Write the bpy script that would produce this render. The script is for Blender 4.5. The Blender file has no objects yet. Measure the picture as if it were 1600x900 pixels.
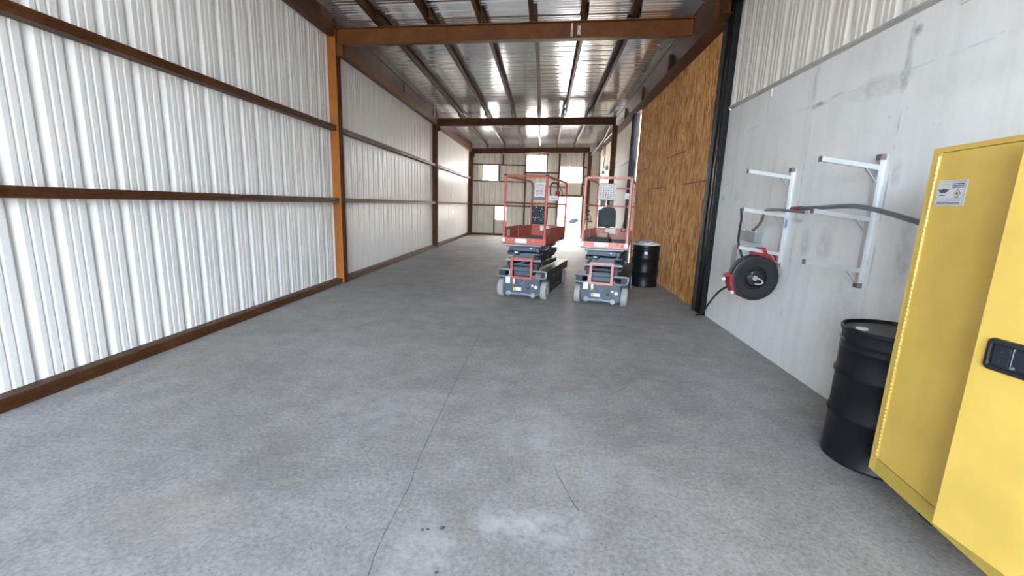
import bpy, bmesh, math, random
from mathutils import Vector, Matrix
random.seed(7)
S = bpy.context.scene
COL = S.collection

# ------------------------------------------------------------------ camera
H = 1.68
cam_d = bpy.data.cameras.new('camera')
cam = bpy.data.objects.new('camera', cam_d)
COL.objects.link(cam)
cam_d.sensor_fit = 'HORIZONTAL'
cam_d.sensor_width = 36.0
cam_d.lens = 36.0 * 680.554 / 1600.0
cam_d.clip_start = 0.05
YAW, PIT, ROL = (math.radians(a) for a in (3.9124736, -10.85937879, -2.03028926))
RM = Matrix.Rotation(YAW, 4, 'Z') @ Matrix.Rotation(PIT, 4, 'X') @ Matrix.Rotation(ROL, 4, 'Y')
cam.matrix_world = Matrix.Translation((0, 0, H)) @ RM @ Matrix.Rotation(math.pi / 2, 4, 'X')
S.camera = cam

# ------------------------------------------------------------------ light
SUN_EL, SUN_AZ = 40.0, -22.0     # azimuth clockwise from +Y (the far end)
world = bpy.data.worlds.new('world')
S.world = world
world.use_nodes = True
wn = world.node_tree
bg = wn.nodes['Background']
sky = wn.nodes.new('ShaderNodeTexSky')
sky.sky_type = 'NISHITA'
sky.sun_disc = False
sky.sun_elevation = math.radians(SUN_EL)
sky.sun_rotation = math.radians(SUN_AZ)
sky.air_density = 1.0
sky.dust_density = 3.0
hz = wn.nodes.new('ShaderNodeHueSaturation')     # thin white haze takes the edge off the blue
hz.inputs['Saturation'].default_value = 0.68
wn.links.new(sky.outputs['Color'], hz.inputs['Color'])
wn.links.new(hz.outputs['Color'], bg.inputs['Color'])
bg.inputs['Strength'].default_value = 1.0

sun_d = bpy.data.lights.new('sun', 'SUN')
sun = bpy.data.objects.new('sun', sun_d)
COL.objects.link(sun)
sun_d.energy = 2.9
sun_d.angle = math.radians(0.53)
sun_d.color = (1.0, 0.94, 0.85)
_e, _a = math.radians(SUN_EL), math.radians(SUN_AZ)
sd = Vector((math.sin(_a) * math.cos(_e), math.cos(_a) * math.cos(_e), math.sin(_e)))
sun.rotation_euler = sd.to_track_quat('Z', 'Y').to_euler()
sun.location = (-10, 30, 30)

vs = S.view_settings
vs.view_transform = 'Standard'
vs.look = 'None'
vs.exposure = 2.72
vs.gamma = 1.0
vs.use_curve_mapping = False
S.cycles.diffuse_bounces = 8
S.cycles.max_bounces = 14

# ------------------------------------------------------------------ materials
def sock(nt, v):
    return v


class NT:
    """small node-tree helper"""
    def __init__(self, name):
        self.m = bpy.data.materials.new(name)
        self.m.use_nodes = True
        self.t = self.m.node_tree
        self.b = self.t.nodes['Principled BSDF']
        self.co = self.t.nodes.new('ShaderNodeTexCoord')

    def n(self, kind, **kw):
        nd = self.t.nodes.new('ShaderNode' + kind)
        for k, v in kw.items():
            setattr(nd, k, v)
        return nd

    def l(self, a, b):
        self.t.links.new(a, b)

    def coord(self, scale=(1, 1, 1), rot=(0, 0, 0), which='Object'):
        mp = self.n('Mapping')
        mp.inputs['Scale'].default_value = scale
        mp.inputs['Rotation'].default_value = rot
        self.l(self.co.outputs[which], mp.inputs['Vector'])
        return mp.outputs['Vector']

    def noise(self, vec, scale, detail=4, rough=0.55):
        nd = self.n('TexNoise')
        nd.inputs['Scale'].default_value = scale
        nd.inputs['Detail'].default_value = detail
        nd.inputs['Roughness'].default_value = rough
        self.l(vec, nd.inputs['Vector'])
        return nd.outputs['Fac']

    def ramp(self, fac, stops):
        r = self.n('ValToRGB')
        e = r.color_ramp.elements
        while len(e) < len(stops):
            e.new(0.5)
        for i, (p, c) in enumerate(stops):
            e[i].position = p
            e[i].color = (c[0], c[1], c[2], 1) if hasattr(c, '__len__') else (c, c, c, 1)
        self.l(fac, r.inputs['Fac'])
        return r.outputs['Color']

    def mix(self, fac, a, b, mode='MIX'):
        m = self.n('Mix', data_type='RGBA', blend_type=mode)
        for s, v in ((m.inputs[0], fac), (m.inputs[6], a), (m.inputs[7], b)):
            if isinstance(v, bpy.types.NodeSocket):
                self.l(v, s)
            elif hasattr(v, '__len__'):
                s.default_value = (v[0], v[1], v[2], 1)
            else:
                s.default_value = v
        return m.outputs[2]

    def math(self, op, a, b=None, clamp=False):
        m = self.n('Math', operation=op, use_clamp=clamp)
        for s, v in zip(m.inputs, (a, b)):
            if v is None:
                continue
            if isinstance(v, bpy.types.NodeSocket):
                self.l(v, s)
            else:
                s.default_value = v
        return m.outputs[0]

    def bump(self, h, strength=0.3, dist=0.01):
        b = self.n('Bump')
        b.inputs['Strength'].default_value = strength
        b.inputs['Distance'].default_value = dist
        self.l(h, b.inputs['Height'])
        self.l(b.outputs['Normal'], self.b.inputs['Normal'])

    def set(self, color=None, rough=None, metal=None):
        for k, v in (('Base Color', color), ('Roughness', rough), ('Metallic', metal)):
            if v is None:
                continue
            s = self.b.inputs[k]
            if isinstance(v, bpy.types.NodeSocket):
                self.l(v, s)
            elif hasattr(v, '__len__'):
                s.default_value = (v[0], v[1], v[2], 1)
            else:
                s.default_value = v
        return self.m


def plain(name, c, rough=0.5, metal=0.0, var=0.18, scale=6.0, bump=0.0):
    """painted or moulded surface with slight wear"""
    k = NT(name)
    v = k.coord()
    f = k.noise(v, scale, 5)
    lo = [max(0, x * (1 - var)) for x in c]
    hi = [min(1, x * (1 + var)) for x in c]
    col = k.ramp(f, [(0.3, lo), (0.7, hi)])
    if bump:
        k.bump(k.noise(v, scale * 12, 3), bump, 0.003)
    return k.set(col, rough, metal)


def worn(name, c, c2, rough=0.5, amount=0.62, scale=9.0, metal=0.0):
    """paint with scuffed spots of a second colour"""
    k = NT(name)
    v = k.coord()
    f = k.noise(v, scale, 8, 0.7)
    base = k.ramp(k.noise(v, 3.0, 3), [(0.3, [x * 0.85 for x in c]), (0.7, c)])
    msk = k.ramp(f, [(amount, 0.0), (amount + 0.06, 1.0)])
    return k.set(k.mix(msk, base, c2), rough, metal)


def rust_mat(name, dark, mid, light, rough=0.55, stretch=(1, 1, 1)):
    k = NT(name)
    v = k.coord(stretch)
    f = k.noise(v, 2.6, 8, 0.68)
    g = k.noise(v, 14.0, 6, 0.7)
    a = k.ramp(f, [(0.28, dark), (0.52, mid), (0.76, light)])
    b = k.ramp(g, [(0.35, [x * 0.55 for x in mid]), (0.65, mid)])
    col = k.mix(0.4, a, b)
    k.bump(g, 0.25, 0.004)
    k.b.inputs['Specular IOR Level'].default_value = 0.22
    return k.set(col, rough, 0.0)


M = {}
# white painted metal siding
k = NT('siding_white')
v = k.coord((1, 1, 0.25))
c = k.ramp(k.noise(v, 2.2, 5), [(0.3, (0.80, 0.785, 0.755)), (0.7, (0.86, 0.845, 0.815))])
M['siding'] = k.set(c, 0.36, 0.0)
k.b.inputs['Coat Weight'].default_value = 0.0
k.b.inputs['Coat Roughness'].default_value = 0.12
M['siding_back_dim'] = plain('siding_back_dim', (0.62, 0.59, 0.54), 0.45, 0, 0.06, 2.5)  # same siding with dimmer light at the far end put into its colour
M['trim_beige'] = plain('trim_beige', (0.46, 0.44, 0.40), 0.5, 0, 0.08, 4)
M['siding_beige'] = plain('siding_beige', (0.80, 0.755, 0.68), 0.4, 0, 0.05, 2.5)
# bare zinc-aluminium roof sheet
k = NT('roof_zinc')
v = k.coord((1, 1, 1))
c = k.ramp(k.noise(v, 1.3, 6, 0.6), [(0.3, (0.66, 0.655, 0.64)), (0.7, (0.80, 0.795, 0.775))])
r = k.ramp(k.noise(v, 5.0, 4), [(0.3, 0.10), (0.7, 0.17)])
M['roof'] = k.set(c, r, 0.8)

M['rust'] = rust_mat('steel_primer', (0.042, 0.014, 0.005), (0.088, 0.031, 0.010), (0.16, 0.062, 0.018), 0.5)
M['rust_beam'] = rust_mat('steel_primer_beam', (0.085, 0.029, 0.008), (0.15, 0.054, 0.015), (0.21, 0.083, 0.026), 0.48)
M['rust_lit'] = rust_mat('steel_primer_lit', (0.22, 0.075, 0.018), (0.36, 0.125, 0.026), (0.46, 0.17, 0.04), 0.55, (1, 1, 0.4))  # primer brightened in colour, as if daylight fell on the near column's front
M['black_steel'] = plain('black_steel', (0.013, 0.013, 0.015), 0.38, 0, 0.3, 3)
M['black_steel'].node_tree.nodes['Principled BSDF'].inputs['Specular IOR Level'].default_value = 0.2
M['scuff'] = plain('weld_scuff', (0.55, 0.50, 0.46), 0.7, 0, 0.4, 30)

# concrete floor
k = NT('floor_concrete')
v = k.coord()
f1 = k.noise(v, 0.55, 5, 0.6)
f2 = k.noise(v, 3.2, 8, 0.68)
f3 = k.noise(v, 38.0, 5, 0.75)
a = k.ramp(f1, [(0.32, (0.29, 0.281, 0.268)), (0.5, (0.385, 0.374, 0.357)), (0.68, (0.50, 0.486, 0.465))])
b = k.ramp(f2, [(0.30, (0.22, 0.214, 0.204)), (0.52, (0.385, 0.374, 0.357)), (0.72, (0.56, 0.545, 0.525))])
c = k.mix(0.5, a, b)
g = k.ramp(f3, [(0.30, 0.55), (0.5, 1.0), (0.70, 1.35)])
c = k.mix(0.85, c, k.mix(1.0, c, g, 'MULTIPLY'))
c = k.mix(1.0, c, (0.86, 0.855, 0.85), 'MULTIPLY')
vo = k.n('TexVoronoi')
vo.inputs['Scale'].default_value = 14.0
k.l(v, vo.inputs['Vector'])
spk = k.ramp(vo.outputs['Distance'], [(0.04, 1.0), (0.09, 0.0)])
vo2 = k.n('TexVoronoi')
vo2.inputs['Scale'].default_value = 9.0
k.l(k.coord((1, 1, 1), (0, 0, 0.7)), vo2.inputs['Vector'])
spk2 = k.ramp(vo2.outputs['Distance'], [(0.025, 1.0), (0.06, 0.0)])
c = k.mix(k.math('MULTIPLY', spk, 0.8), c, (0.09, 0.088, 0.085))
c = k.mix(k.math('MULTIPLY', spk2, 0.55), c, (0.62, 0.61, 0.60))
# fine meandering pale laitance threads
n4 = k.noise(v, 11.0, 6, 0.75)
th = k.ramp(n4, [(0.485, 0.0), (0.5, 1.0), (0.515, 0.0)])
c = k.mix(k.math('MULTIPLY', th, 0.22), c, (0.55, 0.54, 0.53))
sep = k.n('SeparateXYZ')
k.l(k.co.outputs['Object'], sep.inputs[0])
wx = k.math('MULTIPLY', k.math('SUBTRACT', k.noise(v, 1.7, 6, 0.65), 0.5), 0.55)
pat = k.ramp(k.noise(v, 6.0, 7, 0.72), [(0.38, 0.0), (0.60, 1.0)])
def worn_patch(c, x, y, rx, ry, amt, col):
    dx = k.math('DIVIDE', k.math('SUBTRACT', k.math('ADD', sep.outputs[0], wx), x), rx)
    dy = k.math('DIVIDE', k.math('SUBTRACT', k.math('ADD', sep.outputs[1], wx), y), ry)
    d = k.math('ADD', k.math('MULTIPLY', dx, dx), k.math('MULTIPLY', dy, dy))
    f = k.math('MULTIPLY', k.math('SUBTRACT', 1.0, d, True), amt)
    return k.mix(k.math('MULTIPLY', f, pat), c, col)
PALE, DUSK, OCH = (0.60, 0.595, 0.58), (0.15, 0.148, 0.145), (0.42, 0.36, 0.29)
for x_, y_, rx_, ry_, am_, co_ in ((0.0, 2.05, .40, .16, .75, PALE), (-0.55, 1.75, .16, .40, .6, PALE), (0.02, 3.0, .35, .5, .4, PALE),
                                   (-1.2, 3.2, .6, .5, .35, PALE), (0.55, 2.5, .5, .3, .3, PALE), (-1.6, 2.3, .5, .35, .40, DUSK),
                                   (-2.6, 3.6, .5, .6, .35, DUSK), (0.9, 4.2, .7, .6, .35, DUSK), (-0.9, 5.2, .9, .5, .3, DUSK),
                                   (0.75, 3.2, .35, .35, .35, DUSK), (1.4, 3.9, .3, .6, .3, DUSK), (-3.4, 4.2, .5, .8, .4, OCH),
                                   (-1.9, 1.9, .45, .3, .35, OCH), (-3.8, 3.4, .12, .8, .5, DUSK), (-0.4, 7.0, 1.4, .6, .25, DUSK)):
    c = worn_patch(c, x_, y_, rx_, ry_, am_, co_)
k.bump(f3, 0.22, 0.004)
rr = k.ramp(f2, [(0.3, 0.62), (0.7, 0.82)])
M['floor'] = k.set(c, rr)
M['crack'] = plain('floor_crack', (0.12, 0.117, 0.11), 0.9)
M['dirt'] = plain('ground_dirt', (0.44, 0.41, 0.365), 0.95, 0, 0.15, 0.4)

# painted tilt-up concrete wall with form marks and smudges
k = NT('wall_concrete')
v = k.coord()
a = k.ramp(k.noise(v, 0.8, 6, 0.6), [(0.3, (0.83, 0.83, 0.815)), (0.7, (0.91, 0.91, 0.895))])
vs_ = k.coord((1, 2.2, 0.22))
st = k.ramp(k.noise(vs_, 2.2, 6, 0.65), [(0.30, 0.70), (0.55, 1.0)])
c = k.mix(0.26, a, k.mix(1.0, a, st, 'MULTIPLY'))
sp = k.ramp(k.noise(v, 22.0, 5, 0.7), [(0.27, 0.45), (0.36, 1.0)])
c = k.mix(0.5, c, k.mix(1.0, c, sp, 'MULTIPLY'))
sep = k.n('SeparateXYZ')
k.l(k.co.outputs['Object'], sep.inputs[0])
wob = k.math('MULTIPLY', k.math('SUBTRACT', k.noise(v, 5.0, 5), 0.5), 0.09)
brk = k.ramp(k.noise(v, 4.0, 4, 0.6), [(0.45, 0.0), (0.62, 1.0)])
patch = k.ramp(k.noise(v, 9.0, 6, 0.7), [(0.36, 0.25), (0.62, 1.25)])
def smudge(c, y, z, ry, rz, dark, col=(0.25, 0.25, 0.26)):
    dy = k.math('DIVIDE', k.math('SUBTRACT', k.math('ADD', sep.outputs[1], wob), y), ry)
    dz = k.math('DIVIDE', k.math('SUBTRACT', k.math('ADD', sep.outputs[2], wob), z), rz)
    d = k.math('ADD', k.math('MULTIPLY', dy, dy), k.math('MULTIPLY', dz, dz))
    f = k.math('MULTIPLY', k.math('SUBTRACT', 1.0, d, True), dark)
    f = k.math('MULTIPLY', f, patch)
    return k.mix(f, c, col)
for y, z, ry, rz, dk in ((4.88, 2.775, .16, .03, .75), (4.62, 2.79, .14, .02, .4), (4.05, 2.74, .42, .10, .28),
                         (3.79, 2.77, .06, .16, .55), (3.75, 3.06, .05, .05, .8), (3.80, 2.95, .03, .22, .45),
                         (4.73, 1.40, .10, .17, .42), (4.42, 1.38, .13, .20, .40), (3.48, 1.42, .09, .30, .38),
                         (3.30, 1.45, .06, .26, .34), (3.70, 2.02, .07, .12, .30), (4.95, 1.62, .16, .03, .5),
                         (5.0, 2.98, .03, .24, .35), (4.95, 1.25, .05, .40, .18), (6.9, 2.1, .05, .04, .6),
                         (7.0, 1.88, .06, .05, .6), (6.55, 1.9, .09, .12, .18), (4.0, 0.75, .30, .55, .20),
                         (3.2, 2.6, .5, .12, .10), (5.6, 1.9, .05, .8, .16), (4.3, 3.05, .25, .15, .12)):
    c = smudge(c, y, z, ry, rz, dk)
# board joints: thin broken lines
for ax, p, w, dk in ((1, 4.97, .006, .6), (1, 3.77, .007, .6), (1, 5.96, .006, .35), (2, 2.785, .006, .3), (1, 4.78, .004, .25)):
    d = k.math('ABSOLUTE', k.math('SUBTRACT', k.math('ADD', sep.outputs[ax], k.math('MULTIPLY', wob, 0.25)), p))
    f = k.math('SUBTRACT', 1.0, k.math('DIVIDE', d, w * 1.6), True)
    c = k.mix(k.math('MULTIPLY', k.math('MULTIPLY', f, brk), dk), c, (0.15, 0.15, 0.15))
k.bump(k.noise(v, 30.0, 5, 0.7), 0.12, 0.004)
M['concrete_wall'] = k.set(c, 0.75)

# OSB: flakes from stretched cells, two directions mixed
k = NT('osb_flakes')
cols = []
for i, (sc, rot) in enumerate((((1, 19, 4.6), (0.6, 0, 0)), ((1, 22, 5.2), (-0.55, 0, 0)), ((1, 16, 4.0), (0.12, 0, 0)))):
    vv = k.coord(sc, rot)
    dn = k.n('TexNoise')
    dn.inputs['Scale'].default_value = 3.0
    k.l(vv, dn.inputs['Vector'])
    ad = k.mix(0.45, vv, dn.outputs['Color'], 'ADD')
    vo = k.n('TexVoronoi')
    vo.inputs['Scale'].default_value = 1.0
    k.l(ad, vo.inputs['Vector'])
    sx = k.n('SeparateColor')
    k.l(vo.outputs['Color'], sx.inputs[0])
    cc = k.ramp(sx.outputs[i], [(0.05, (0.44, 0.175, 0.046)), (0.35, (0.72, 0.335, 0.098)), (0.65, (0.82, 0.42, 0.14)), (0.95, (0.93, 0.58, 0.25))])
    cols.append((cc, sx.outputs[(i + 1) % 3], vo.outputs['Distance']))
m1 = k.ramp(cols[0][1], [(0.5, 0.0), (0.52, 1.0)])
c = k.mix(m1, cols[0][0], cols[1][0])
m2 = k.ramp(cols[2][1], [(0.66, 0.0), (0.68, 1.0)])
c = k.mix(m2, c, cols[2][0])
lv = k.coord((1, 30, 3.0), (0.2, 0, 0))
c = k.mix(0.18, c, k.mix(1.0, c, k.ramp(k.noise(lv, 2.0, 6, 0.7), [(0.3, 0.55), (0.6, 1.1)]), 'MULTIPLY'))
big = k.ramp(k.noise(k.coord(), 0.9, 4), [(0.3, 0.88), (0.7, 1.12)])
c = k.mix(1.0, c, big, 'MULTIPLY')
k.bump(cols[0][2], 0.2, 0.004)
k.b.inputs['Specular IOR Level'].default_value = 0.15
M['osb'] = k.set(c, 0.8)
M['osb_gap'] = plain('osb_gap', (0.10, 0.10, 0.06), 0.9)

M['yellow'] = worn('cabinet_yellow', (0.88, 0.59, 0.12), (0.76, 0.56, 0.19), 0.42, 0.66, 2.2)
M['yellow_dirty'] = worn('cabinet_yellow_dirty', (0.66, 0.47, 0.09), (0.10, 0.07, 0.03), 0.55, 0.60, 7)
M['hinge'] = plain('hinge_yellow', (0.80, 0.62, 0.16), 0.3, 0.2, 0.1)
M['black_plastic'] = plain('black_plastic', (0.022, 0.023, 0.026), 0.35)
M['drum'] = worn('drum_black', (0.0065, 0.008, 0.011), (0.07, 0.07, 0.08), 0.40, 0.75, 24)
M['drum'].node_tree.nodes['Principled BSDF'].inputs['Specular IOR Level'].default_value = 0.28
M['drum_lid'] = worn('drum_lid', (0.055, 0.055, 0.058), (0.16, 0.15, 0.14), 0.45, 0.62, 16)
M['white_plastic'] = plain('white_plastic', (0.70, 0.71, 0.72), 0.45)
M['label'] = plain('label_white', (0.72, 0.73, 0.76), 0.5, 0, 0.05)
M['ink'] = plain('ink_dark', (0.09, 0.09, 0.10), 0.6)
M['ink_grey'] = plain('ink_grey', (0.38, 0.39, 0.41), 0.6)
M['ink_red'] = plain('ink_red', (0.48, 0.10, 0.11), 0.6)
M['ink_yellow'] = plain('ink_yellow', (0.75, 0.66, 0.30), 0.6)
M['ink_orange'] = plain('ink_orange', (0.75, 0.38, 0.08), 0.6)
M['ink_blue'] = plain('ink_blue', (0.08, 0.16, 0.38), 0.5)
M['alu'] = plain('galvanised_rack', (0.62, 0.64, 0.66), 0.35, 0.55, 0.1)
M['cap'] = plain('end_cap_brown', (0.16, 0.13, 0.12), 0.6)
M['grey_box'] = plain('electrical_grey', (0.30, 0.34, 0.37), 0.4, 0.3)
M['conduit'] = plain('conduit_grey', (0.17, 0.18, 0.20), 0.45)
M['reel_red'] = plain('reel_red', (0.33, 0.022, 0.028), 0.4)
M['reel_black'] = worn('reel_black', (0.011, 0.0125, 0.016), (0.06, 0.06, 0.07), 0.5, 0.70, 12)
M['chrome'] = plain('chrome', (0.70, 0.70, 0.72), 0.2, 0.9, 0.1)
M['rubber'] = plain('black_rubber', (0.014, 0.014, 0.015), 0.6)
M['lift_red'] = worn('lift_red', (0.53, 0.105, 0.080), (0.58, 0.25, 0.20), 0.5, 0.60, 7)
M['lift_pink'] = worn('lift_faded_red', (0.68, 0.27, 0.23), (0.76, 0.47, 0.43), 0.52, 0.56, 7)
M['lift_blue'] = worn('lift_blue_grey', (0.070, 0.092, 0.125), (0.22, 0.24, 0.26), 0.45, 0.66, 14)
M['lift_dark'] = worn('lift_dark', (0.026, 0.030, 0.038), (0.16, 0.16, 0.16), 0.5, 0.68, 16)
M['tread'] = plain('tread_plate', (0.10, 0.095, 0.09), 0.55, 0.1, 0.3, 20)
M['tire'] = plain('tire_grey', (0.33, 0.32, 0.305), 0.75, 0, 0.12, 12)
M['rim'] = plain('rim_white', (0.62, 0.61, 0.59), 0.5)
M['lid_box'] = plain('manual_box', (0.014, 0.020, 0.030), 0.6)
M['panel_grey'] = plain('panel_grey', (0.20, 0.23, 0.27), 0.5)
M['beige'] = plain('beige_wall', (0.60, 0.55, 0.46), 0.6, 0, 0.1, 1.5)
M['brown'] = plain('brown_wood', (0.16, 0.09, 0.045), 0.7)
M['tan'] = plain('tan_card', (0.48, 0.34, 0.22), 0.7)
# translucent glazing
k = NT('glazing_translucent')
k.t.nodes.remove(k.b)
tr = k.n('BsdfTranslucent')
tr.inputs['Color'].default_value = (0.96, 0.96, 0.96, 1)
df = k.n('BsdfDiffuse')
df.inputs['Color'].default_value = (0.8, 0.8, 0.8, 1)
mx = k.n('MixShader')
mx.inputs[0].default_value = 0.1
k.l(tr.outputs[0], mx.inputs[1])
k.l(df.outputs[0], mx.inputs[2])
k.l(mx.outputs[0], k.t.nodes['Material Output'].inputs['Surface'])
M['glazing'] = k.m


# ------------------------------------------------------------------ mesh helpers
class MB:
    def __init__(self):
        self.bm = bmesh.new()

    def quad(self, pts):
        return self.bm.faces.new([self.bm.verts.new(p) for p in pts])

    def box(self, x0, x1, y0, y1, z0, z1, mat=None):
        P = [Vector((x, y, z)) for z in (z0, z1) for y in (y0, y1) for x in (x0, x1)]
        if mat is not None:
            P = [mat @ p for p in P]
        v = [self.bm.verts.new(p) for p in P]
        for f in ((0, 2, 3, 1), (4, 5, 7, 6), (0, 1, 5, 4), (2, 6, 7, 3), (0, 4, 6, 2), (1, 3, 7, 5)):
            self.bm.faces.new([v[i] for i in f])
        return self

    def rbox(self, x0, x1, y0, y1, z0, z1, r=0.01, seg=2, mat=None):
        """box with rounded edges"""
        t = bmesh.new()
        bmesh.ops.create_cube(t, size=1)
        for q in t.verts:
            q.co = Vector(((x0 + x1) / 2 + q.co.x * (x1 - x0), (y0 + y1) / 2 + q.co.y * (y1 - y0), (z0 + z1) / 2 + q.co.z * (z1 - z0)))
        bmesh.ops.bevel(t, geom=t.edges[:], offset=r, segments=seg, affect='EDGES', profile=0.5)
        self.merge(t, mat)
        return self

    def merge(self, t, mat=None):
        mp = {}
        for q in t.verts:
            mp[q] = self.bm.verts.new(mat @ q.co if mat is not None else q.co)
        for f in t.faces:
            try:
                self.bm.faces.new([mp[q] for q in f.verts])
            except ValueError:
                pass
        t.free()

    def sweep(self, prof, p0, p1, u, w):
        """closed 2D profile [(a,b)] carried from p0 to p1 in the axes u, w"""
        p0, p1, u, w = Vector(p0), Vector(p1), Vector(u), Vector(w)
        A = [self.bm.verts.new(p0 + u * a + w * b) for a, b in prof]
        B = [self.bm.verts.new(p1 + u * a + w * b) for a, b in prof]
        n = len(prof)
        for i in range(n):
            self.bm.faces.new((A[i], A[(i + 1) % n], B[(i + 1) % n], B[i]))
        self.bm.faces.new(A[::-1])
        self.bm.faces.new(B)
        return self

    def tube(self, pts, r, n=10, closed=False):
        pts = [Vector(p) for p in pts]
        rings = []
        m = len(pts)
        up = None
        for i, p in enumerate(pts):
            if closed:
                d = pts[(i + 1) % m] - pts[i - 1]
            else:
                d = pts[min(i + 1, m - 1)] - pts[max(i - 1, 0)]
            d.normalize()
            if up is None:
                up = Vector((0, 0, 1)) if abs(d.z) < 0.9 else Vector((0, 1, 0))
            a = d.cross(up)
            a.normalize()
            up = a.cross(d)
            up.normalize()
            rings.append([self.bm.verts.new(p + a * (r * math.cos(2 * math.pi * j / n)) + up * (r * math.sin(2 * math.pi * j / n))) for j in range(n)])
        for i in range(m if closed else m - 1):
            A, B = rings[i], rings[(i + 1) % m]
            for j in range(n):
                self.bm.faces.new((A[j], A[(j + 1) % n], B[(j + 1) % n], B[j]))
        if not closed:
            self.bm.faces.new(rings[0][::-1])
            self.bm.faces.new(rings[-1])
        return self

    def cyl(self, p0, p1, r, n=16):
        return self.tube([p0, p1], r, n)

    def lathe(self, prof, c, axis='Z', n=48):
        """profile [(radius, height)] turned about an axis through c"""
        c = Vector(c)
        rings = []
        for r, h in prof:
            ring = []
            for j in range(n):
                a = 2 * math.pi * j / n
                if r < 1e-6:
                    q = (0, 0, h)
                else:
                    q = (r * math.cos(a), r * math.sin(a), h)
                if axis == 'Y':
                    q = (q[0], q[2], -q[1])
                elif axis == 'X':
                    q = (q[2], q[0], q[1])
                ring.append(q)
            if r < 1e-6:
                rings.append([self.bm.verts.new(c + Vector(ring[0]))])
            else:
                rings.append([self.bm.verts.new(c + Vector(q)) for q in ring])
        for A, B in zip(rings, rings[1:]):
            for j in range(n):
                k2 = (j + 1) % n
                if len(A) == 1 and len(B) == 1:
                    continue
                if len(A) == 1:
                    self.bm.faces.new((A[0], B[k2], B[j]))
                elif len(B) == 1:
                    self.bm.faces.new((A[j], A[k2], B[0]))
                else:
                    self.bm.faces.new((A[j], A[k2], B[k2], B[j]))
        return self

    def poly(self, pts, depth):
        """outline (3D points) given a thickness vector"""
        pts = [Vector(p) for p in pts]
        d = Vector(depth)
        A = [self.bm.verts.new(p) for p in pts]
        B = [self.bm.verts.new(p + d) for p in pts]
        n = len(pts)
        self.bm.faces.new(A)
        self.bm.faces.new(B[::-1])
        for i in range(n):
            self.bm.faces.new((A[i], B[i], B[(i + 1) % n], A[(i + 1) % n]))
        return self

    def build(self, name, mat, parent=None, smooth=False, loc=None):
        bmesh.ops.recalc_face_normals(self.bm, faces=self.bm.faces[:])
        me = bpy.data.meshes.new(name)
        self.bm.to_mesh(me)
        self.bm.free()
        me.materials.append(M[mat] if isinstance(mat, str) else mat)
        if smooth:
            me.polygons.foreach_set('use_smooth', [True] * len(me.polygons))
            try:
                me.set_sharp_from_angle(angle=math.radians(35))
            except AttributeError:
                pass
        o = bpy.data.objects.new(name, me)
        COL.objects.link(o)
        if parent is not None:
            o.parent = parent
        if loc is not None:
            o.location = loc
        return o


def thing(name, label, cat, loc=(0, 0, 0), rz=0, group=None):
    o = bpy.data.objects.new(name, None)
    COL.objects.link(o)
    o.empty_display_size = 0.1
    o.location = loc
    o.rotation_euler = (0, 0, rz)
    return tag(o, label, cat, group)


def tag(o, label, cat, group=None):
    o['label'] = label
    o['category'] = cat
    if group:
        o['group'] = group
    return o


def struct(o, label=None):
    o['kind'] = 'structure'
    if label:
        o['label'] = label
    return o


def shell(name, label=None):
    o = bpy.data.objects.new(name, None)
    COL.objects.link(o)
    o.empty_display_size = 0.1
    return struct(o, label)


PERIOD = 0.305
RIB = [(0, 0), (0.018, 0.034), (0.040, 0.034), (0.098, 0), (0.140, 0), (0.144, 0.010), (0.150, 0.010), (0.170, 0),
       (0.218, 0), (0.222, 0.010), (0.228, 0.010), (0.248, 0)]
RIB_ROOF = [(0, 0), (0.018, 0.034), (0.052, 0.034), (0.072, 0), (0.120, 0), (0.126, 0.010), (0.146, 0.010), (0.152, 0),
            (0.212, 0), (0.218, 0.010), (0.238, 0.010), (0.244, 0)]


def rib_points(s0, s1, phase=0.0, rib=None):
    """profile points (s, depth) between s0 and s1"""
    out = []
    i = math.floor((s0 - phase) / PERIOD) - 1
    while True:
        base = phase + i * PERIOD
        if base > s1 + PERIOD:
            break
        for a, d in (rib or RIB):
            out.append((base + a, d))
        i += 1
    def at(s):
        for (a, da), (b, db) in zip(out, out[1:]):
            if a <= s <= b:
                return da + (db - da) * (s - a) / max(1e-9, b - a)
        return 0
    pts = [(s0, at(s0))] + [q for q in out if s0 + 1e-4 < q[0] < s1 - 1e-4] + [(s1, at(s1))]
    return pts


def sheet(mb, s0, s1, lo, hi, fn, phase=0.0, holes=()):
    """ribbed sheet from s0 to s1; lo, hi heights (numbers or functions of s); fn(s, h, depth) -> point"""
    lo_ = lo if callable(lo) else (lambda s: lo)
    hi_ = hi if callable(hi) else (lambda s: hi)
    pts = rib_points(s0, s1, phase)
    cuts = sorted({e for h in holes for e in h[:2] if s0 < e < s1})
    full = []
    for (a, da), (b, db) in zip(pts, pts[1:]):
        full.append((a, da))
        for e in cuts:
            if a < e < b:
                full.append((e, da + (db - da) * (e - a) / (b - a)))
    full.append(pts[-1])
    for (a, da), (b, db) in zip(full, full[1:]):
        mid = (a + b) / 2
        hs = sorted((h[2], h[3]) for h in holes if h[0] < mid < h[1])
        z = None
        segs = []
        cur = None
        for h0, h1 in hs:
            segs.append((cur, h0))
            cur = h1
        segs.append((cur, None))
        for q0, q1 in segs:
            a0 = lo_(a) if q0 is None else q0
            b0 = lo_(b) if q0 is None else q0
            a1 = hi_(a) if q1 is None else q1
            b1 = hi_(b) if q1 is None else q1
            if a1 - a0 < 0.002:
                continue
            mb.quad((fn(a, a0, da), fn(b, b0, db), fn(b, b1, db), fn(a, a1, da)))


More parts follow.
